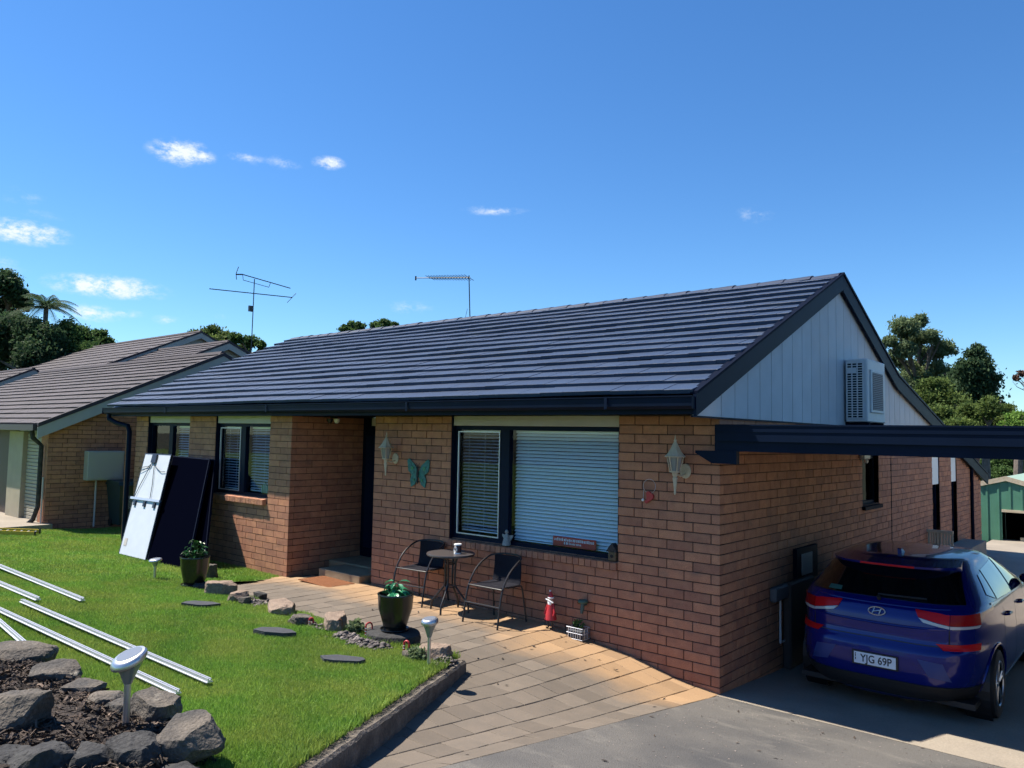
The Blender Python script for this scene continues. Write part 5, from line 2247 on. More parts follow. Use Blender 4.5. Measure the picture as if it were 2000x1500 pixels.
sx0, sx1 = -2.20, -1.58
t = thing('window_sign', 'long red sign with white lettering inside the picture window', 'sign', ((sx0 + sx1) / 2, .13, 1.22))
m = MB()
m.cbox((sx0, .135, 1.215), (sx1 - sx0, 0, 0), (0, .012, 0), (0, 0, .115), .003)
m.build('sign_board', mat('brick_red_board', (.52, .045, .035), .6, (.42, .035, .03), 20), t)
m = MB()
rr = random.Random(4)
x = sx0 + .03
while x < sx1 - .03:
    w = rr.uniform(.007, .014)
    h = rr.uniform(.024, .036)
    m.box(x, x + w, .131, .1345, 1.28, 1.28 + h)
    x += w + rr.uniform(.008, .018)
x = sx0 + .17
while x < sx1 - .2:
    w = rr.uniform(.006, .010)
    m.box(x, x + w, .131, .1345, 1.243, 1.243 + rr.uniform(.018, .028))
    x += w + rr.uniform(.009, .02)
m.build('lettering', 'white', t)

hx = -1.27
t = thing('bird_house', 'small dark bird house ornament at the right end of the window sill', 'ornament', (hx, 0, 1.15))
m = MB()
m.cbox((hx - .05, -.01, 1.155), (.10, 0, 0), (0, .07, 0), (0, 0, .10), .006)
m.build('house_body', mat('tan_wood', (.16, .09, .05), .8, (.05, .06, .03), 40), t)
m = MB()
m.prism([(hx - .07, -.02, 1.25), (hx + .07, -.02, 1.25), (hx + .04, -.02, 1.30), (hx, -.02, 1.345), (hx - .04, -.02, 1.30)], (0, .09, 0))
m.build('house_roof', 'rock_dark', t)
m = MB()
m.lathe([(.02, 0), (.02, .004)], (0, 0, 0), 12)
m.v = [(hx + v[0], -.011 - v[2], 1.205 + v[1]) for v in m.v]
m.build('entry_hole', 'dark', t)

fx = on(505, 955, 1, FY + .17)
t = thing('picket_ornament', 'little teal picket ornament inside the window beside the porch', 'ornament', (-7.72, FY + .17, 1.5))
m = MB()
for k in range(6):
    x = -7.95 + .05 * k
    m.prism([(x, FY + .16, 1.5), (x + .03, FY + .16, 1.5), (x + .03, FY + .16, 1.60 + .02 * (k % 3)), (x + .015, FY + .16, 1.63 + .02 * (k % 3)), (x, FY + .16, 1.60 + .02 * (k % 3))], (0, .012, 0))
m.box(-7.96, -7.66, FY + .173, FY + .18, 1.54, 1.56)
m.build('pickets', mat('teal_paint', (.10, .26, .24), .6), t)

# santa figure, tap, wire basket at the wall foot
g = gp(1075, 1227, hpave)
sx, sy, sz = g[0], min(g[1], -.06), 0
sz = hpave(sx, sy)
t = thing('garden_gnome', 'red coated white bearded figure on thin black legs by the wall', 'figurine', (sx, sy, sz))
m = MB()
m.lathe([(.072, .10), (.068, .125), (.05, .19), (.038, .25), (.03, .29), (.018, .305)], (sx, sy, sz), 16)
m.build('coat', 'red', t, True)
m = MB()
m.sphere((sx, sy, sz + .32), .028, 10, 8)
m.build('head', mat('figurine_skin', (.50, .28, .2), .6), t, True)
m = MB()
m.lathe([(.004, .225), (.022, .26), (.03, .30), (.018, .315)], (sx, sy - .022, sz), 10, sx=1, sy=.5)
m.tube([(sx - .055, sy - .02, sz + .325), (sx, sy - .035, sz + .318), (sx + .05, sy - .02, sz + .295)], .009, 6)
m.tube([(sx + .03 * math.cos(a), sy + .03 * math.sin(a), sz + .345) for a in np.linspace(0, 2 * math.pi, 13)], .009, 6)
m.build('beard', 'white', t, True)
m = MB()
m.lathe([(.032, .345), (.03, .365), (.018, .39), (.006, .415)], (sx, sy, sz), 12)
m.build('hat', 'red', t, True)
m = MB()
m.sphere((sx - .012, sy, sz + .42), .011, 8, 6)
m.build('bobble', 'white', t, True)
for s in (-1, 1):
    m = MB()
    m.tube([(sx + s * .028, sy, sz + .11), (sx + s * .03, sy, sz + .012), (sx + s * .03, sy - .035, sz + .010)], [.008, .008, .011], 8)
    m.build('leg', 'black_metal', t, True)
m = MB()
for s in (-1, 1):
    m.tube([(sx + s * .035, sy, sz + .27), (sx + s * .065, sy - .015, sz + .19), (sx + s * .06, sy - .03, sz + .15)], [.014, .013, .010], 8)
m.build('arms', 'red', t, True)

q = on(1139, 1180, 1, -.06)
t = thing('garden_tap', 'grey green garden tap low on the brick wall', 'tap', (q[0], -.03, q[2]))
m = MB()
m.tube([(q[0], .0, q[2] - .01), (q[0], -.09, q[2] - .01)], .014, 8)
m.tube([(q[0], -.07, q[2] + .01), (q[0], -.075, q[2] - .04), (q[0], -.09, q[2] - .10)], [.022, .024, .014], 10)
m.build('spout', mat('verdigris_tap', (.06, .10, .09), .5, metal=.3), t, True)
m = MB()
m.lathe([(.05, .015), (.058, .03), (.05, .048), (.02, .05)], (q[0], -.065, q[2]), 14)
m.build('tap_cover', mat('faded_green_plastic', (.05, .11, .08), .6), t, True)
m = MB()
m.tube([(q[0] - .09, -.0, q[2] - .0), (q[0] - .09, -.03, q[2])], .018, 8)
m.build('stub_pipe', 'coir', t)
g = gp(1140, 1246, hpave)
bx0, by0 = g[0] - .02, min(g[1], -.10)
bz0 = hpave(bx0, by0)
t = thing('wire_basket', 'grey wire basket planter on the paving under the tap', 'basket', (bx0, by0, bz0))
m = MB()
W2, H2, D2 = .11, .13, .07
for x in np.linspace(-W2, W2, 8):
    for y in (-D2, D2):
        m.tube([(bx0 + x, by0 + y, bz0 + .005), (bx0 + x, by0 + y, bz0 + H2)], .0035, 5)
for y in np.linspace(-D2, D2, 5):
    for x in (-W2, W2):
        m.tube([(bx0 + x, by0 + y, bz0 + .005), (bx0 + x, by0 + y, bz0 + H2)], .0035, 5)
for z in (.008, .07, H2):
    m.tube([(bx0 + x, by0 + y, bz0 + z) for x, y in ((-W2, -D2), (W2, -D2), (W2, D2), (-W2, D2), (-W2, -D2))], .004, 5)
m.build('wire_frame', 'alum', t)
m = MB()
m.cbox((bx0 - .095, by0 - .055, bz0 + .01), (.19, 0, 0), (0, .11, 0), (0, 0, .09), .01)
m.build('liner', mat('blue_grey_liner', (.05, .06, .075), .8), t)
V, F, T_ = leaves([(np.array([bx0, by0, bz0 + .15]), np.array([.08, .05, .07]), .35)], 260, .035, 77)
bigmesh('plant', V, F, T_, 'leaf_mid', t)

# porch mat, flood light
c = [gp(px, py, hpave) for px, py in ((580, 1133), (600, 1130), (697, 1139), (645, 1147))]
cc = np.array([-5.95, -.36])
m = MB()
zz = hpave(cc[0], cc[1]) + .006
rz = R(-3)
ux, uy = np.array([math.cos(rz), math.sin(rz)]), np.array([-math.sin(rz), math.cos(rz)])
o_ = cc - ux * .40 - uy * .22
m.cbox((o_[0], o_[1], zz), (ux[0] * .80, ux[1] * .80, 0), (uy[0] * .44, uy[1] * .44, 0), (0, 0, .016), .005)
tag(m.build('door_mat', 'coir'), 'rust brown coir door mat in front of the porch step', 'door mat')
q = on(652, 824, 1, .2)
t = thing('flood_light', 'small twin flood light under the porch soffit', 'light', (q[0], .2, 2.76))
m = MB()
m.box(q[0] - .05, q[0] + .05, .17, .23, 2.735, 2.765)
m.build('mount', 'black_metal', t)
for s in (-1, 1):
    m = MB()
    m.lathe([(.02, 0), (.045, .03), (.05, .07), (.045, .075)], (q[0] + s * .09, .19, 2.655), 14)
    m.build('lamp_head', 'black_metal' if s < 0 else 'offwhite', t, True)

# ------------------------------------------------------------------ solar panels leaning at the forward wall
def panel(label, B0, B1, T0, T1, frontmat, back=False):
    B0, B1, T0, T1 = map(np.asarray, (B0, B1, T0, T1))
    t = thing('photovoltaic_module', label, 'solar panel', tuple((B0 + B1) / 2), 'solar panels leaning at the wall')
    a, b = B1 - B0, T0 - B0
    n = np.cross(a, b)
    n /= np.linalg.norm(n)
    m = MB()
    m.obox(B0 + a * .015 + b * .01, a * .97, b * .98, -n * .012)
    m.build('panel_face', frontmat, t)
    th = .038
    m = MB()
    au, bu = a / np.linalg.norm(a), b / np.linalg.norm(b)
    fw = .022
    for o, e1, e2 in ((B0, au * fw, b), (B1 - au * fw, au * fw, b), (B0 + au * fw, a - au * fw * 2, bu * fw), (T0 + au * fw - bu * fw, a - au * fw * 2, bu * fw)):
        m.obox(o + n * .003, e1, e2, -n * th)
    m.build('panel_frame', 'black_metal' if frontmat == 'backsheet' else 'navy_dull', t)
    return t, a, b, n


BL = gp(231, 1083, lawnz)
BR = gp(284, 1096, lawnz)
TL = np.array([-11.75, FY - .12, 0])
# top edge on the wall side: keep a 1.68 m panel
v1 = on(284, 885, 1, -.72)
T0 = v1
T1 = on(338, 890, 1, -.72)
ps, pa, pb, pn = panel('white backed solar panel leaning against the house with cables hanging', BL, BR, T0, T0 + (BR - BL) * (np.linalg.norm(T1 - T0) / np.linalg.norm(BR - BL)), 'backsheet')
n2 = pn if np.dot(pn, CAM - BL) > 0 else -pn
bu = pb / np.linalg.norm(pb)
au = pa / np.linalg.norm(pa)
PL, PH = np.linalg.norm(pa), np.linalg.norm(pb)


def pp(u, v, o=.01):
    return BL + pa * u + pb * v + n2 * o


m = MB()
m.obox(pp(-.05, .525, .005), pa * 1.08, pb * .022, n2 * .03)
m.build('cross_rail', 'alum', ps)
for u in (.10, .46, .82):
    m = MB()
    m.obox(pp(u, .468, .004), pa * .07, pb * .05, n2 * .025)
    m.build('clamp', 'black_metal', ps)
m = MB()
m.obox(pp(.36, .90, .004), pa * .17, pb * .085, n2 * .03)
m.build('junction_box', 'black_metal', ps)
m = MB()
for path in ([(.42, .90), (.30, .86), (.0, .845), (-.05, .83)], [(.46, .90), (.62, .85), (.80, .815), (.95, .82)], [(.40, .90), (.30, .80), (.16, .66), (.06, .54)], [(.50, .90), (.56, .78), (.62, .68), (.66, .55)], [(.40, .87), (.2, .83), (.02, .80)]):
    m.tube([pp(u, v, .022) for u, v in path], .006, 5)
m.build('cable', 'black_metal', ps)
m = MB()
m.obox(pp(.10, .09, .0035), pa * .10, pb * .07, n2 * .002)
m.build('rating_label', 'grey_clad', ps)
M['pvglass'] = mat('black_pv_glass', (.0012, .0016, .005), .6, spec=0.0)
B2, B3 = BR + np.array([.015, .02, 0]), gp(404, 1106, lawnz)
B3 = np.array([B3[0], B3[1] + .1, B2[2]])
t0, t1 = on(338, 890, 1, -.56), on(404, 896, 1, -.56)
t4, t5 = on(366, 892, 1, -.45), on(415, 897, 1, -.45)
b4 = B2 + (t1 - t0) * .45 + np.array([0, .17, 0])
panel('rearmost black solar panel standing more upright behind the others', b4, b4 + (t5 - t4) * 1.1, t4, t5, 'pvglass')
panel('black glass solar panel leaning beside the white backed one', B2, B2 + (t1 - t0) * 1.08, t0, t1, 'pvglass')

# ------------------------------------------------------------------ rocks
def rock(label, c, size, seed, material, rz=0.0, name='garden_rock', group=None, cuts=11, sub=4, cat='rock', boxy=.55):
    rg = np.random.default_rng(seed)
    bm = bmesh.new()
    bmesh.ops.create_icosphere(bm, subdivisions=sub, radius=1.0)
    planes = []
    for _ in range(cuts):
        d = rg.normal(size=3)
        d /= np.linalg.norm(d)
        planes.append((d, rg.uniform(.70, 1.0)))
    planes.append((np.array([rg.normal(0, .12), rg.normal(0, .12), 1.0]), .66))
    off = Vector(rg.uniform(0, 50, 3))
    ca, sa = math.cos(rz), math.sin(rz)
    for v in bm.verts:
        p = np.array(v.co)
        p = p * (1 - boxy) + boxy * p / np.abs(p).max() * .92
        for d, h in planes:
            e = p @ d - h
            if e > 0:
                p = p - d * e
        k = 1.0 + .07 * mnoise.noise(Vector(p) * 1.7 + off) + .05 * mnoise.noise(Vector(p) * 5 + off) + .03 * mnoise.noise(Vector(p) * 12 + off)
        p = p * k * np.asarray(size) * 1.25
        v.co = (c[0] + ca * p[0] - sa * p[1], c[1] + sa * p[0] + ca * p[1], c[2] + p[2])
    me = bpy.data.meshes.new(name)
    bm.to_mesh(me)
    bm.free()
    me.materials.append(M[material])
    me.polygons.foreach_set('use_smooth', np.ones(len(me.polygons), dtype=bool))
    me.set_sharp_from_angle(angle=R(18))
    return tag(link(name, me), label, cat, group)


GB_ = 'rocks edging the paved path'
for (px, py, sx, sy, sz, seed, mt, rz, lab) in [
    (408, 1128, .10, .14, .20, 1, 'rock', .3, 'tall grey weathered rock right behind the left pot'),
    (396, 1150, .15, .12, .08, 2, 'rock_dark', .2, 'low dark rock in front of the left pot'),
    (431, 1160, .19, .13, .17, 3, 'rock_pale', .9, 'pinkish tilted rock right of the left pot'),
    (462, 1174, .12, .12, .12, 4, 'rock_pale', .1, 'pale cream rock between pink rock and pebbles'),
    (478, 1180, .08, .08, .09, 5, 'rock', .1, 'grey knob of rock beside the pebble heap'),
    (550, 1196, .30, .15, .14, 6, 'rock_pale', -.5, 'large flat brown rock in the middle of the border'),
    (585, 1218, .15, .12, .10, 7, 'rock', -.2, 'low tan rock behind the red cane ornament'),
    (655, 1228, .21, .12, .15, 8, 'rock_pale', -.6, 'upright pale rock behind the wire cane hook'),
    (848, 1285, .15, .13, .12, 9, 'rock_pale', .2, 'pale block of sandstone beside the solar stake at the kerb end'),
    (800, 1284, .08, .07, .05, 10, 'rock', .2, 'small grey stone left of the solar stake'),
    (510, 1166, .10, .07, .06, 12, 'rock_dark', .1, 'small blue grey stone behind the pebbles')]:
    g = gp(px, py, lawnz)
    rock(lab, (g[0], g[1], g[2] + sz * .22), (sx * .88, sy * .84, sz * .86), seed, mt, rz, group=GB_)

# pebbles beside the rocks
def scatter(name, pts, zf, size, material, seed, spread, n, lab, cat):
    rg = np.random.default_rng(seed)
    V, F, T_ = [], [], []
    base = bmesh.new()
    bmesh.ops.create_icosphere(base, subdivisions=1, radius=1)
    bv = np.array([v.co[:] for v in base.verts])
    bf = np.array([[v.index for v in f.verts] for f in base.faces])
    base.free()
    for i in range(n):
        a = pts[rg.integers(len(pts))]
        x, y = a[0] + rg.normal(0, spread), a[1] + rg.normal(0, spread)
        s = size * rg.uniform(.5, 1.5) * np.array([rg.uniform(.7, 1.4), rg.uniform(.7, 1.3), rg.uniform(.5, .9)])
        th = rg.uniform(0, 6.28)
        p = bv * s
        p = np.stack([p[:, 0] * math.cos(th) - p[:, 1] * math.sin(th), p[:, 0] * math.sin(th) + p[:, 1] * math.cos(th), p[:, 2]], 1)
        hgt = max(0, .05 * math.exp(-((x - a[0]) ** 2 + (y - a[1]) ** 2) / (2 * spread ** 2)))
        F.append(bf + len(V) * 12)
        V.append(p + np.array([x, y, zf(x, y) + hgt * rg.uniform(.3, 1.1) + s[2] * .4]))
        T_ += [np.clip(rg.normal(.4, .25), 0, 1)] * 20
    return stuff(bigmesh(name, np.concatenate(V), np.concatenate(F), T_, material), lab, cat)


bl1 = [gp(px, py, lawnz)[:2] for px, py in ((490, 1176), (500, 1181), (512, 1183), (522, 1182))]
scatter('pebbles', bl1, lawnz, .016, 'pebble', 21, .06, 420, 'mixed pale pebbles heaped among the border rocks', 'pebbles')
bl2 = [gp(px, py, lawnz)[:2] for px, py in ((672, 1246), (690, 1250), (705, 1258), (722, 1262), (740, 1266))]
scatter('pebbles', bl2, lawnz, .018, 'pebble', 22, .07, 480, 'dark pebbles around the right pot stump', 'pebbles')
bl3 = [gp(px, py, lawnz)[:2] for px, py in ((860, 1296), (872, 1294), (610, 1222), (630, 1228), (400, 1150), (420, 1160))]
scatter('pebbles', bl3, lawnz, .013, 'pebble', 23, .05, 240, 'scattered small stones at the kerb end and between rocks', 'pebbles')

# ------------------------------------------------------------------ pots
def pot(label, base, h, rt, rb, leafm, plab, lseed, big):
    t = thing('plant_pot', label, 'pot', tuple(base), 'black glazed pots by the path')
    m = MB()
    m.lathe([(rb * .92, 0), (rb, .015), (rb * 1.16, h * .22), (rt * .95, h * .60), (rt, h * .95), (rt * 1.03, h * .975), (rt * 1.02, h), (rt * .93, h), (rt * .91, h * .86), (.01, h * .85)], base, 36)
    m.build('pot_shell', 'pot', t, True)
    m = MB()
    m.lathe([(rt * .90, h * .85), (rt * .6, h * .88), (.01, h * .9)], base, 20)
    m.build('potting_soil', 'soil', t)
    m = MB()
    m.lathe([(rb * 1.25, 0), (rb * 1.35, .02), (rb * 1.33, .024), (rb * 1.2, .01)], base, 30)
    m.build('saucer', 'pot', t, True)
    p = thing('potted_plant', plab, 'plant', (base[0], base[1], base[2] + h * .85), 'plants growing in the black pots')
    rg = np.random.default_rng(lseed)
    m = MB()
    st = MB()
    top = np.array([base[0], base[1], base[2] + h * .88])
    for i in range(30 if big else 70):
        a = rg.uniform(0, 6.28)
        el = rg.uniform(.15, 1.45)
        L = rg.uniform(.05, .15) if big else rg.uniform(.06, .22)
        e = top + np.array([math.cos(a) * math.cos(el) * L * .75, math.sin(a) * math.cos(el) * L * .75, math.sin(el) * L * 1.25])
        st.tube([top, (top + e) / 2 + np.array([0, 0, .01]), e], .003, 4)
        ll = rg.uniform(.07, .12) if big else rg.uniform(.045, .075)
        ww = ll * (.55 if big else .42)
        d = np.array([math.cos(a), math.sin(a), rg.uniform(-.5, .4)])
        d /= np.linalg.norm(d)
        s = np.cross(d, (0, 0, 1.0))
        s /= np.linalg.norm(s)
        up = np.cross(s, d)
        tn = rg.uniform(.1, .95)
        rows = []
        for k, wf in ((0, .05), (.3, .85), (.6, 1.0), (.85, .6), (1, .02)):
            c_ = e + d * ll * k - up * ll * .35 * k * k
            rows.append([c_ - s * ww * wf * .5 + up * .012 * wf, c_, c_ + s * ww * wf * .5 + up * .012 * wf])
        vs = [v for r_ in rows for v in r_]
        m.add(vs, [(r_ * 3 + c_, r_ * 3 + c_ + 1, (r_ + 1) * 3 + c_ + 1, (r_ + 1) * 3 + c_) for r_ in range(4) for c_ in (0, 1)], tn)
    m.build('foliage', leafm, p, True)
    st.build('stems', 'leaf_mid', p)
    return t


g = gp(379, 1146, lawnz)
pot('black glazed pot with leafy shrub standing on the lawn near the solar panels', g + np.array([0, 0, .02]), .38, .185, .125, 'leaf_pot_dark', 'bushy dark green plant in the left black pot', 31, False)
g2 = gp(768, 1250, lawnz)
stump_z = g2[2] + .10
m = MB()
m.lathe([(.33, -.06), (.345, .04), (.33, .085), (.28, .10), (.0, .102)], g2, 26)
for i, v in enumerate(m.v):
    k = 1 + .10 * mnoise.noise(Vector(v) * 4)
    m.v[i] = (g2[0] + (v[0] - g2[0]) * k * .95, g2[1] + (v[1] - g2[1]) * k * .72, v[2])
tag(m.build('stone_plinth', 'rock_dark', None, True), 'round dark stone plinth under the right pot', 'plinth')
pot('large black glazed pot on a dark stone plinth by the paving', g2 + np.array([0.02, 0, .10]), .37, .18, .11, 'leaf_pot', 'broad leaved teal plant in the right black pot', 32, True)

# ------------------------------------------------------------------ solar stake lights
def stake(label, base, h, r, tilt=0.0, n=28):
    t = thing('solar_light', label, 'garden light', tuple(base), 'steel solar lights in the garden')
    m = MB()
    m.tube([(base[0], base[1], base[2] - .06), (base[0], base[1], base[2] + h * .62)], r * .20, 14)
    m.build('stake', 'steel', t, True)
    m = MB()
    z0 = base[2] + h * .60
    m.lathe([(r * .24, 0), (r * .30, h * .03), (r * .5, h * .14), (r * .82, h * .27), (r * .86, h * .29)], (base[0], base[1], z0), n)
    m.build('lens', mat('ribbed_clear_lens', (.24, .26, .25), .18, spec=.8, metal=.3), t, True)
    m = MB()
    m.lathe([(r * .80, h * .255), (r * .97, h * .265), (r * 1.02, h * .295), (r * .98, h * .34), (r * .86, h * .365), (r * .70, h * .37)], (base[0], base[1], z0), n + 8)
    m.f = [f for f in m.f if len(f) == 4]
    m.t = [.5] * len(m.f)
    # cap slants towards the sun
    m.v = [(v[0], v[1], v[2] + tilt * 1.5 * ((v[0] - base[0]) * _f[0] + (v[1] - base[1]) * _f[1]) + tilt * 1.2 * ((v[0] - base[0]) * _r[0] + (v[1] - base[1]) * _r[1])) for v in m.v]
    m.build('rim', 'steel', t, True)
    m = MB()
    m.lathe([(r * .71, h * .352), (r * .70, h * .3735), (.001, h * .375)], (base[0], base[1], z0), n)
    m.v = [(v[0], v[1], v[2] + tilt * 1.5 * ((v[0] - base[0]) * _f[0] + (v[1] - base[1]) * _f[1]) + tilt * 1.2 * ((v[0] - base[0]) * _r[0] + (v[1] - base[1]) * _r[1])) for v in m.v]
    m.build('solar_cell', mat('grey_solar_cell', (.16, .18, .22), .25), t)
    return t


g = gp(837, 1305, lawnz)
stake('slim steel solar light at the kerb end of the path', g, .44, .075, .06)
g = gp(302, 1130, lawnz)
stake('short pale solar light in front of the solar panels', g, .28, .085, .06)

# candy cane stakes
def cane(label, px, py, h, r, mtl, seed, yaw=0.0):
    g = gp(px, py, lawnz)
    t = thing('cane_ornament', label, 'garden ornament', tuple(g), 'red cane ornaments along the border')
    d = np.array([math.cos(yaw), math.sin(yaw), 0])
    pts = [g + np.array([0, 0, -.03]), g + np.array([0, 0, h * .7])]
    for a in np.linspace(0, math.pi, 9):
        pts.append(g + np.array([0, 0, h * .75]) + d * (h * .22 * (1 - math.cos(a))) + np.array([0, 0, h * .25 * math.sin(a)]))
    pts.append(pts[-1] + np.array([0, 0, -h * .3]))
    m = MB()
    m.tube(pts, r, 8)
    for f in range(len(m.f)):
        pass
    m.build('cane_stick', mtl, t, True)
    w = MB()
    for k in range(1, 4):
        q = g + np.array([0, 0, h * .2 * k])
        w.tube([q, q + np.array([0, 0, h * .07])], r * 1.06, 8)
    w.build('white_band', 'white', t, True)


cane('thick red cane ornament in front of the low tan rock', 604, 1224, .09, .010, 'red', 1, .9)
cane('thin bronze wire hook in front of the upright pale rock', 657, 1234, .13, .004, 'coir', 2, .7)
cane('small red cane ornament left of the right pot', 714, 1246, .15, .008, 'red', 3, 1.2)
cane('red and white cane ornament at the foot of the plinth', 789, 1277, .12, .010, 'red', 4, .3)
# clump of grey succulent and little frog-like plant
g = gp(694, 1240, lawnz)
V, F, T_ = leaves([(g + np.array([0, 0, .08]), np.array([.10, .08, .07]), .5)], 300, .05, 41, aspect=1.6)
t = thing('succulent_plant', 'grey green succulent among the dark pebbles', 'plant', tuple(g))
bigmesh('rosette', V, F, T_, 'leaf_euc', t)
g = gp(812, 1288, lawnz)
V, F, T_ = leaves([(g + np.array([0, 0, .05]), np.array([.11, .07, .06]), .5)], 300, .05, 42, aspect=2.2)
t = thing('dusty_plant', 'small silvery plant right of the plinth', 'plant', tuple(g))
bigmesh('rosette', V, F, T_, 'leaf_euc', t)

# slate stepping stones
for (px, py, w, d, rz, lab) in ((390, 1184, .34, .24, .2, 'farthest slate stepping stone near the left pot'), (540, 1241, .37, .22, -.15, 'middle slate stepping stone standing proud of the grass'), (668, 1294, .32, .20, .05, 'nearest slate stepping stone sunk in the grass')):
    g = gp(px, py, lawnz)
    rg = np.random.default_rng(px)
    pts = []
    for k in range(7):
        a = k * 2 * math.pi / 7 + rg.uniform(-.25, .25)
        u, v = math.cos(a) * w * .62 * rg.uniform(.85, 1.1), math.sin(a) * d * .62 * rg.uniform(.85, 1.1)
        u, v = u * math.cos(YAW + rz) - v * math.sin(YAW + rz), u * math.sin(YAW + rz) + v * math.cos(YAW + rz)
        x, y = g[0] + u, g[1] + v
        pts.append((x, y, lawnz(x, y) - .01))
    m = MB()
    m.prism(pts, (0, 0, .062 if px == 540 else .05))
    tag(m.build('stepping_stone', 'slate'), lab, 'stepping stone', 'slate stepping stones in the lawn')

# ------------------------------------------------------------------ aluminium rails on the lawn, ladder
def rail(label, p0, p1, w=.045, h=.04):
    a, b = gp(*p0, lawnz), gp(*p1, lawnz)
    d = b - a
    d /= np.linalg.norm(d)
    s = np.cross(d, (0, 0, 1.0))
    s /= np.linalg.norm(s)
    up = np.cross(s, d)
    if up[2] < 0:
        up = -up
    lift = np.array([0, 0, .035])
    sec = [(-w, 0), (w, 0), (w, .006), (w * .55, .008), (w * .55, h), (w * .2, h), (w * .2, h - .012), (-w * .2, h - .012), (-w * .2, h), (-w * .55, h), (-w * .55, .008), (-w, .006)]
    m = MB()
    m.prism([a + lift + s * u + up * v for u, v in sec], b - a)
    return tag(m.build('aluminium_rail', 'alum'), label, 'rail', 'aluminium rails lying on the lawn')


rail('farthest long aluminium rail on the lawn cut by the left edge', (-60, 1088), (161, 1180), .03, .035)
rail('short visible aluminium rail end below the farthest rail', (-60, 1122), (74, 1179), .03, .035)
rail('longest whole aluminium rail lying on the open lawn', (42, 1182), (409, 1343), .026, .03)
rail('aluminium rail passing behind the big solar light', (-60, 1172), (347, 1366), .026, .03)
rail('aluminium rail slanting down behind the rock bed at left edge', (-40, 1190), (75, 1292), .024, .03)
t = thing('yellow_ladder', 'yellow ladder lying on the grass at the left edge', 'ladder', tuple(gp(30, 1042, lawnz)))
la, lb = gp(-80, 1040, lawnz), gp(74, 1046, lawnz)
d = lb - la
s = np.cross(d / np.linalg.norm(d), (0, 0, 1.0))
for k in (-1, 1):
    m = MB()
    m.obox(la + s * k * .19 + np.array([0, 0, .02]), d, s * .03, np.array([0, 0, .08]))
    m.build('stile', 'yellow', t)
m = MB()
for q in np.arange(.05, 1, .09):
    m.tube([la + d * q - s * .19 + np.array([0, 0, .06]), la + d * q + s * .2 + np.array([0, 0, .06])], .016, 6)
m.build('rung', 'alum', t)
m = MB()
for k in (-1, 1):
    m.obox(la + d * .985 + s * (k * .19 - .003) + np.array([0, 0, .015]), d * .02, s * .036, np.array([0, 0, .09]))
m.build('end_cap', 'black_metal', t)

# ------------------------------------------------------------------ rock edged bed in the foreground
def bed(x, y):
    return lawnz(x, y) + .06


def bp(px, py, dz=.0):
    return gp(px, py, lambda x, y: bed(x, y) + dz)


m = MB()
bc = [bp(20, 1290), bp(120, 1320), bp(230, 1372), bp(330, 1412), bp(400, 1470), bp(250, 1530), bp(90, 1540), bp(-140, 1530), bp(-160, 1330)]
cen = np.mean(bc, axis=0)
m.add([cen + np.array([0, 0, .05])] + [q + np.array([0, 0, -.0]) for q in bc], [(0, i + 1, (i + 1) % len(bc) + 1) for i in range(len(bc))])
stuff(m.build('bed_soil', 'soil'), 'dark soil of the rock edged bed in the foreground', 'soil')
# bark strips
rg = np.random.default_rng(50)
V, F, T_ = [], [], []
poly = [tuple(q[:2]) for q in bc]
nb = 0
while nb < 9000:
    x = rg.uniform(min(p[0] for p in poly), max(p[0] for p in poly))
    y = rg.uniform(min(p[1] for p in poly), max(p[1] for p in poly))
    if not inpoly(x, y, poly):
        continue
    L, w = rg.uniform(.02, .11), rg.uniform(.0018, .007)
    a, el = rg.uniform(0, 6.28), rg.normal(0, .32)
    d = np.array([math.cos(a) * math.cos(el), math.sin(a) * math.cos(el), math.sin(el)])
    s = np.cross(d, rg.normal(size=3))
    s /= np.linalg.norm(s)
    c = np.array([x, y, bed(x, y) + rg.uniform(0, .05)])
    b = len(V)
    bend = np.array([0, 0, rg.uniform(-.01, .018)])
    V += [c - d * L / 2 - s * w, c - d * L / 2 + s * w, c + bend + s * w * 1.2, c + bend - s * w * 1.2, c + d * L / 2 + s * w, c + d * L / 2 - s * w]
    F += [(b, b + 1, b + 2, b + 3), (b + 3, b + 2, b + 4, b + 5)]
    tt = float(np.clip(rg.normal(.42, .22), 0, 1)) if rg.random() > .17 else rg.uniform(.75, 1)
    T_ += [tt, tt]
    nb += 1
stuff(bigmesh('bark_mulch', V, F, T_, 'mulch'), 'dry bark mulch covering the foreground bed', 'mulch')
GR = 'rocks around the foreground bed'
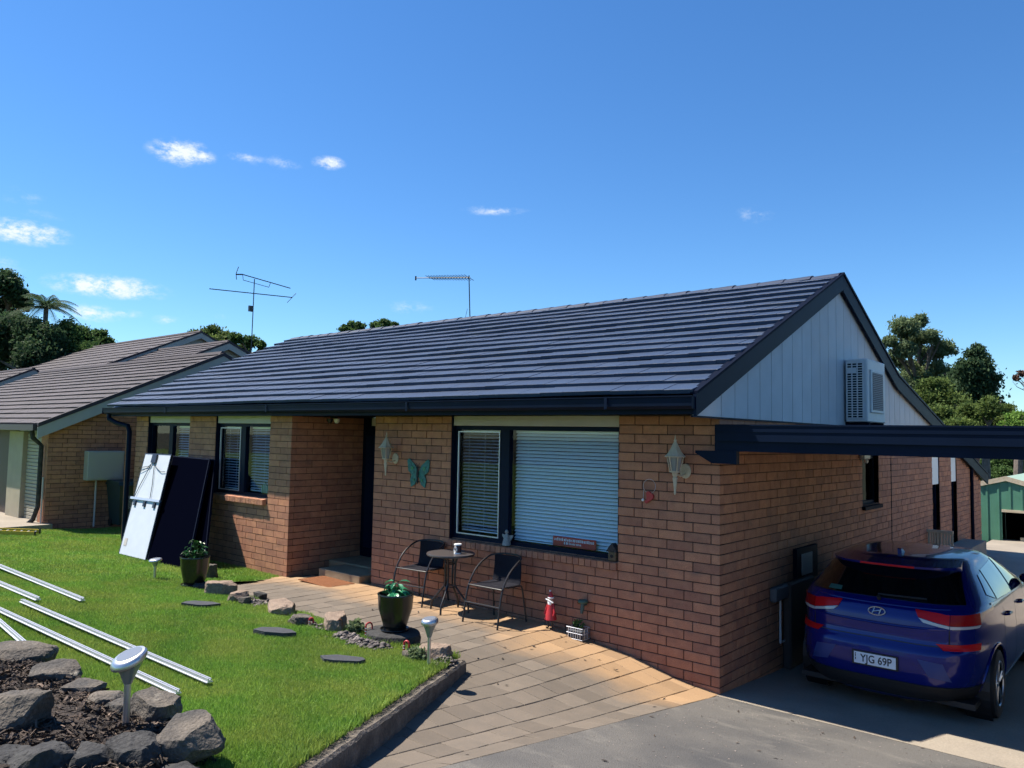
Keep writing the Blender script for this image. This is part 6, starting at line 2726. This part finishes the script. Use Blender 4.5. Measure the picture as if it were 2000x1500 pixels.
for (px, py, sx, sy, sz, seed, mt, rz, dz, lab) in [
    (28, 1284, .34, .20, .13, 61, 'rock', .1, .03, 'wide tan slab at the back left of the foreground bed'),
    (108, 1322, .20, .16, .12, 62, 'rock', .5, .03, 'angular grey rock right of the back left slab'),
    (165, 1350, .19, .14, .09, 63, 'rock', .3, .02, 'flat pale grey rock in the back row of the bed'),
    (205, 1372, .17, .13, .09, 64, 'rock', .0, .02, 'low ridged grey rock left of the big solar light'),
    (240, 1392, .16, .12, .10, 65, 'rock', -.2, .02, 'small split rock just behind the big solar light stake'),
    (302, 1396, .21, .15, .16, 66, 'rock', -.4, .04, 'rounded tan boulder right of the big solar light'),
    (372, 1452, .22, .20, .17, 67, 'rock', .25, .06, 'big flat topped block at the right corner of the bed'),
    (378, 1530, .21, .19, .20, 68, 'rock_dark', .3, -.18, 'lower dark block under the corner block'),
    (268, 1490, .20, .19, .20, 69, 'rock_dark', .1, .0, 'large rounded dark boulder below the big solar light'),
    (175, 1510, .16, .15, .18, 70, 'rock_dark', -.1, -.02, 'smooth dark stone in the front row between two boulders'),
    (85, 1508, .20, .17, .19, 71, 'rock_dark', .2, .0, 'dark stone in the front row left of the smooth one'),
    (8, 1510, .20, .18, .15, 72, 'rock_dark', .0, -.03, 'dark stone at the bottom left picture corner'),
    (42, 1398, .21, .18, .20, 73, 'rock', .7, .07, 'square brown boulder sitting on the mulch at the left edge'),
    (320, 1560, .22, .2, .2, 74, 'rock_dark', .3, -.1, 'dark stone at the bottom edge under the corner block')]:
    g = bp(px, py, dz)
    rock(lab, (g[0], g[1], g[2] + sz * .1), (sx * .66, sy * .66, sz * .66), seed, mt, rz + YAW, group=GR, cuts=12)
g = bp(245, 1428)
stake('big steel solar light standing in the foreground rock bed', g, .445, .094, .2)

# fallen leaves on the paving and drive
rg = np.random.default_rng(88)
V, F, T_ = [], [], []
for _ in range(70):
    x, y = rg.uniform(-4.5, 2.6), -abs(rg.normal(0, 1.6)) - .1
    if x < 0 and not inpoly(x, y, PAVE_POLY):
        continue
    z = (hpave(x, y) if x < 0 else drive(x, y)) + .004
    L, a = rg.uniform(.012, .03), rg.uniform(0, 6.28)
    d, s = np.array([math.cos(a), math.sin(a), rg.uniform(-.1, .3)]), np.array([-math.sin(a), math.cos(a), rg.uniform(-.2, .3)])
    c = np.array([x, y, z + .004])
    b = len(V)
    V += [c - d * L, c + s * L * .4, c + d * L, c - s * L * .4]
    F.append((b, b + 1, b + 2, b + 3))
    T_.append(rg.uniform(0, .6))
stuff(bigmesh('leaf_litter', V, F, T_, 'mulch'), 'few dry fallen leaves scattered over paving and driveway', 'leaf litter')

# ------------------------------------------------------------------ grass
def blades(n, xr, yr, h, w, seed, keep, zf, weight=None):
    rg = np.random.default_rng(seed)
    x = rg.uniform(*xr, n)
    y = rg.uniform(*yr, n)
    ok = keep(x, y)
    x, y = x[ok], y[ok]
    n = len(x)
    z = zf(x, y)
    hh = h * rg.uniform(.45, 1.25, n)
    ww = w * rg.uniform(.7, 1.3, n)
    a = rg.uniform(0, 2 * np.pi, n)
    lean = rg.uniform(.1, .75, n) * hh
    la_ = rg.uniform(0, 2 * np.pi, n)
    bx_, by_ = np.cos(a) * ww, np.sin(a) * ww
    dx, dy = np.cos(la_) * lean, np.sin(la_) * lean
    p0 = np.stack([x - bx_, y - by_, z], 1)
    p1 = np.stack([x + bx_, y + by_, z], 1)
    p2 = np.stack([x + bx_ * .7 + dx * .4, y + by_ * .7 + dy * .4, z + hh * .6], 1)
    p3 = np.stack([x - bx_ * .7 + dx * .4, y - by_ * .7 + dy * .4, z + hh * .6], 1)
    p4 = np.stack([x + dx, y + dy, z + hh], 1)
    V = np.stack([p0, p1, p2, p3, p4], 1).reshape(-1, 3)
    i = np.arange(n) * 5
    F = np.concatenate([np.stack([i, i + 1, i + 2], 1), np.stack([i, i + 2, i + 3], 1), np.stack([i + 3, i + 2, i + 4], 1)])
    t = np.clip(.45 + .16 * np.sin(x * 2.1 + 1.3 * np.sin(y * 1.7)) * np.cos(y * 2.4 + x) + rg.normal(0, .19, n) + .9 * (rg.random(n) < .03), 0, 1)
    return V, F, np.concatenate([t, t, t])


def lz_np(x, y):
    t = np.maximum(0, -y)
    return .255 + .09 * t - .004 * np.maximum(0, -x - 2) + .012 * np.sin(x * 1.3 + y * .7) * np.minimum(1, np.maximum(0, (-x - 3) * .3)) - .004


bpoly = np.array(poly)
_PP = np.array(PAVE_POLY)


def inpoly_np(x, y, P):
    c = np.zeros(len(x), bool)
    j = len(P) - 1
    for i in range(len(P)):
        xi, yi = P[i]
        xj, yj = P[j]
        cond = ((yi > y) != (yj > y)) & (x < (xj - xi) * (y - yi) / (yj - yi + 1e-12) + xi)
        c ^= cond
        j = i
    return c


def inframe(x, y, mrg=60):
    v = np.stack([x, y, np.full_like(x, .5)], 1) - CAM
    d = v @ _f
    px = 1000 + FPX * (v @ _r) / d
    py = 750 - FPX * (v @ _u) / d
    return (d > .5) & (px > -mrg) & (px < 2000 + mrg) & (py < 1500 + mrg * 2), d


def keep_lawn(lo, hi):
    def k(x, y):
        f_, d = inframe(x, y)
        kx = KT[0] + (y - KT[1]) / (KN[1] - KT[1]) * (KN[0] - KT[0])
        ok = f_ & (d > lo) & (d <= hi)
        ok &= np.where(y < KT[1], x < kx - .085 + .03 * np.sin(y * 31) * np.sin(y * 7.3), ~inpoly_np(x, y, _PP))
        ok &= ~((y > FY - .02) & (x > -12.4)) & ~inpoly_np(x, y, bpoly)
        ok &= ~((x < -15.4) & (y > -1.0))
        return ok
    return k


VV, FF, TT, off = [], [], [], 0
for (n, xr, yr, h, w, sd, lo, hi) in ((1100000, (-6, 0), (-6.2, -.3), .032, .0019, 1, 0, 7.2), (900000, (-11, -1), (-6.2, -.3), .032, .0027, 2, 7.2, 10.5), (520000, (-22, -3), (-6.5, .6), .036, .0042, 3, 10.5, 24)):
    V, F, T_ = blades(n, xr, yr, h, w, sd, keep_lawn(lo, hi), lz_np)
    VV.append(V)
    FF.append(F + off)
    TT.append(T_)
    off += len(V)
def keep_edge(x, y):
    kx = KT[0] + (y - KT[1]) / (KN[1] - KT[1]) * (KN[0] - KT[0])
    near = (y < KT[1]) & (x < kx - .07) & (x > kx - .22)
    for q in BORDER[:-1]:
        near |= ((x - q[0]) ** 2 + (y - q[1] + .10) ** 2 < .15 ** 2)
    return near & ~inpoly_np(x, y, _PP) | (near & (y < KT[1]))


V, F, T_ = blades(420000, (-8.5, .3), (-5.6, -.6), .058, .0026, 9, keep_edge, lz_np)
VV.append(V)
FF.append(F + off)
TT.append(T_)
off += len(V)
stuff(bigmesh('lawn_grass', np.concatenate(VV), np.concatenate(FF), np.concatenate(TT), 'grass'), 'short bright green mown grass of the front lawn', 'grass')
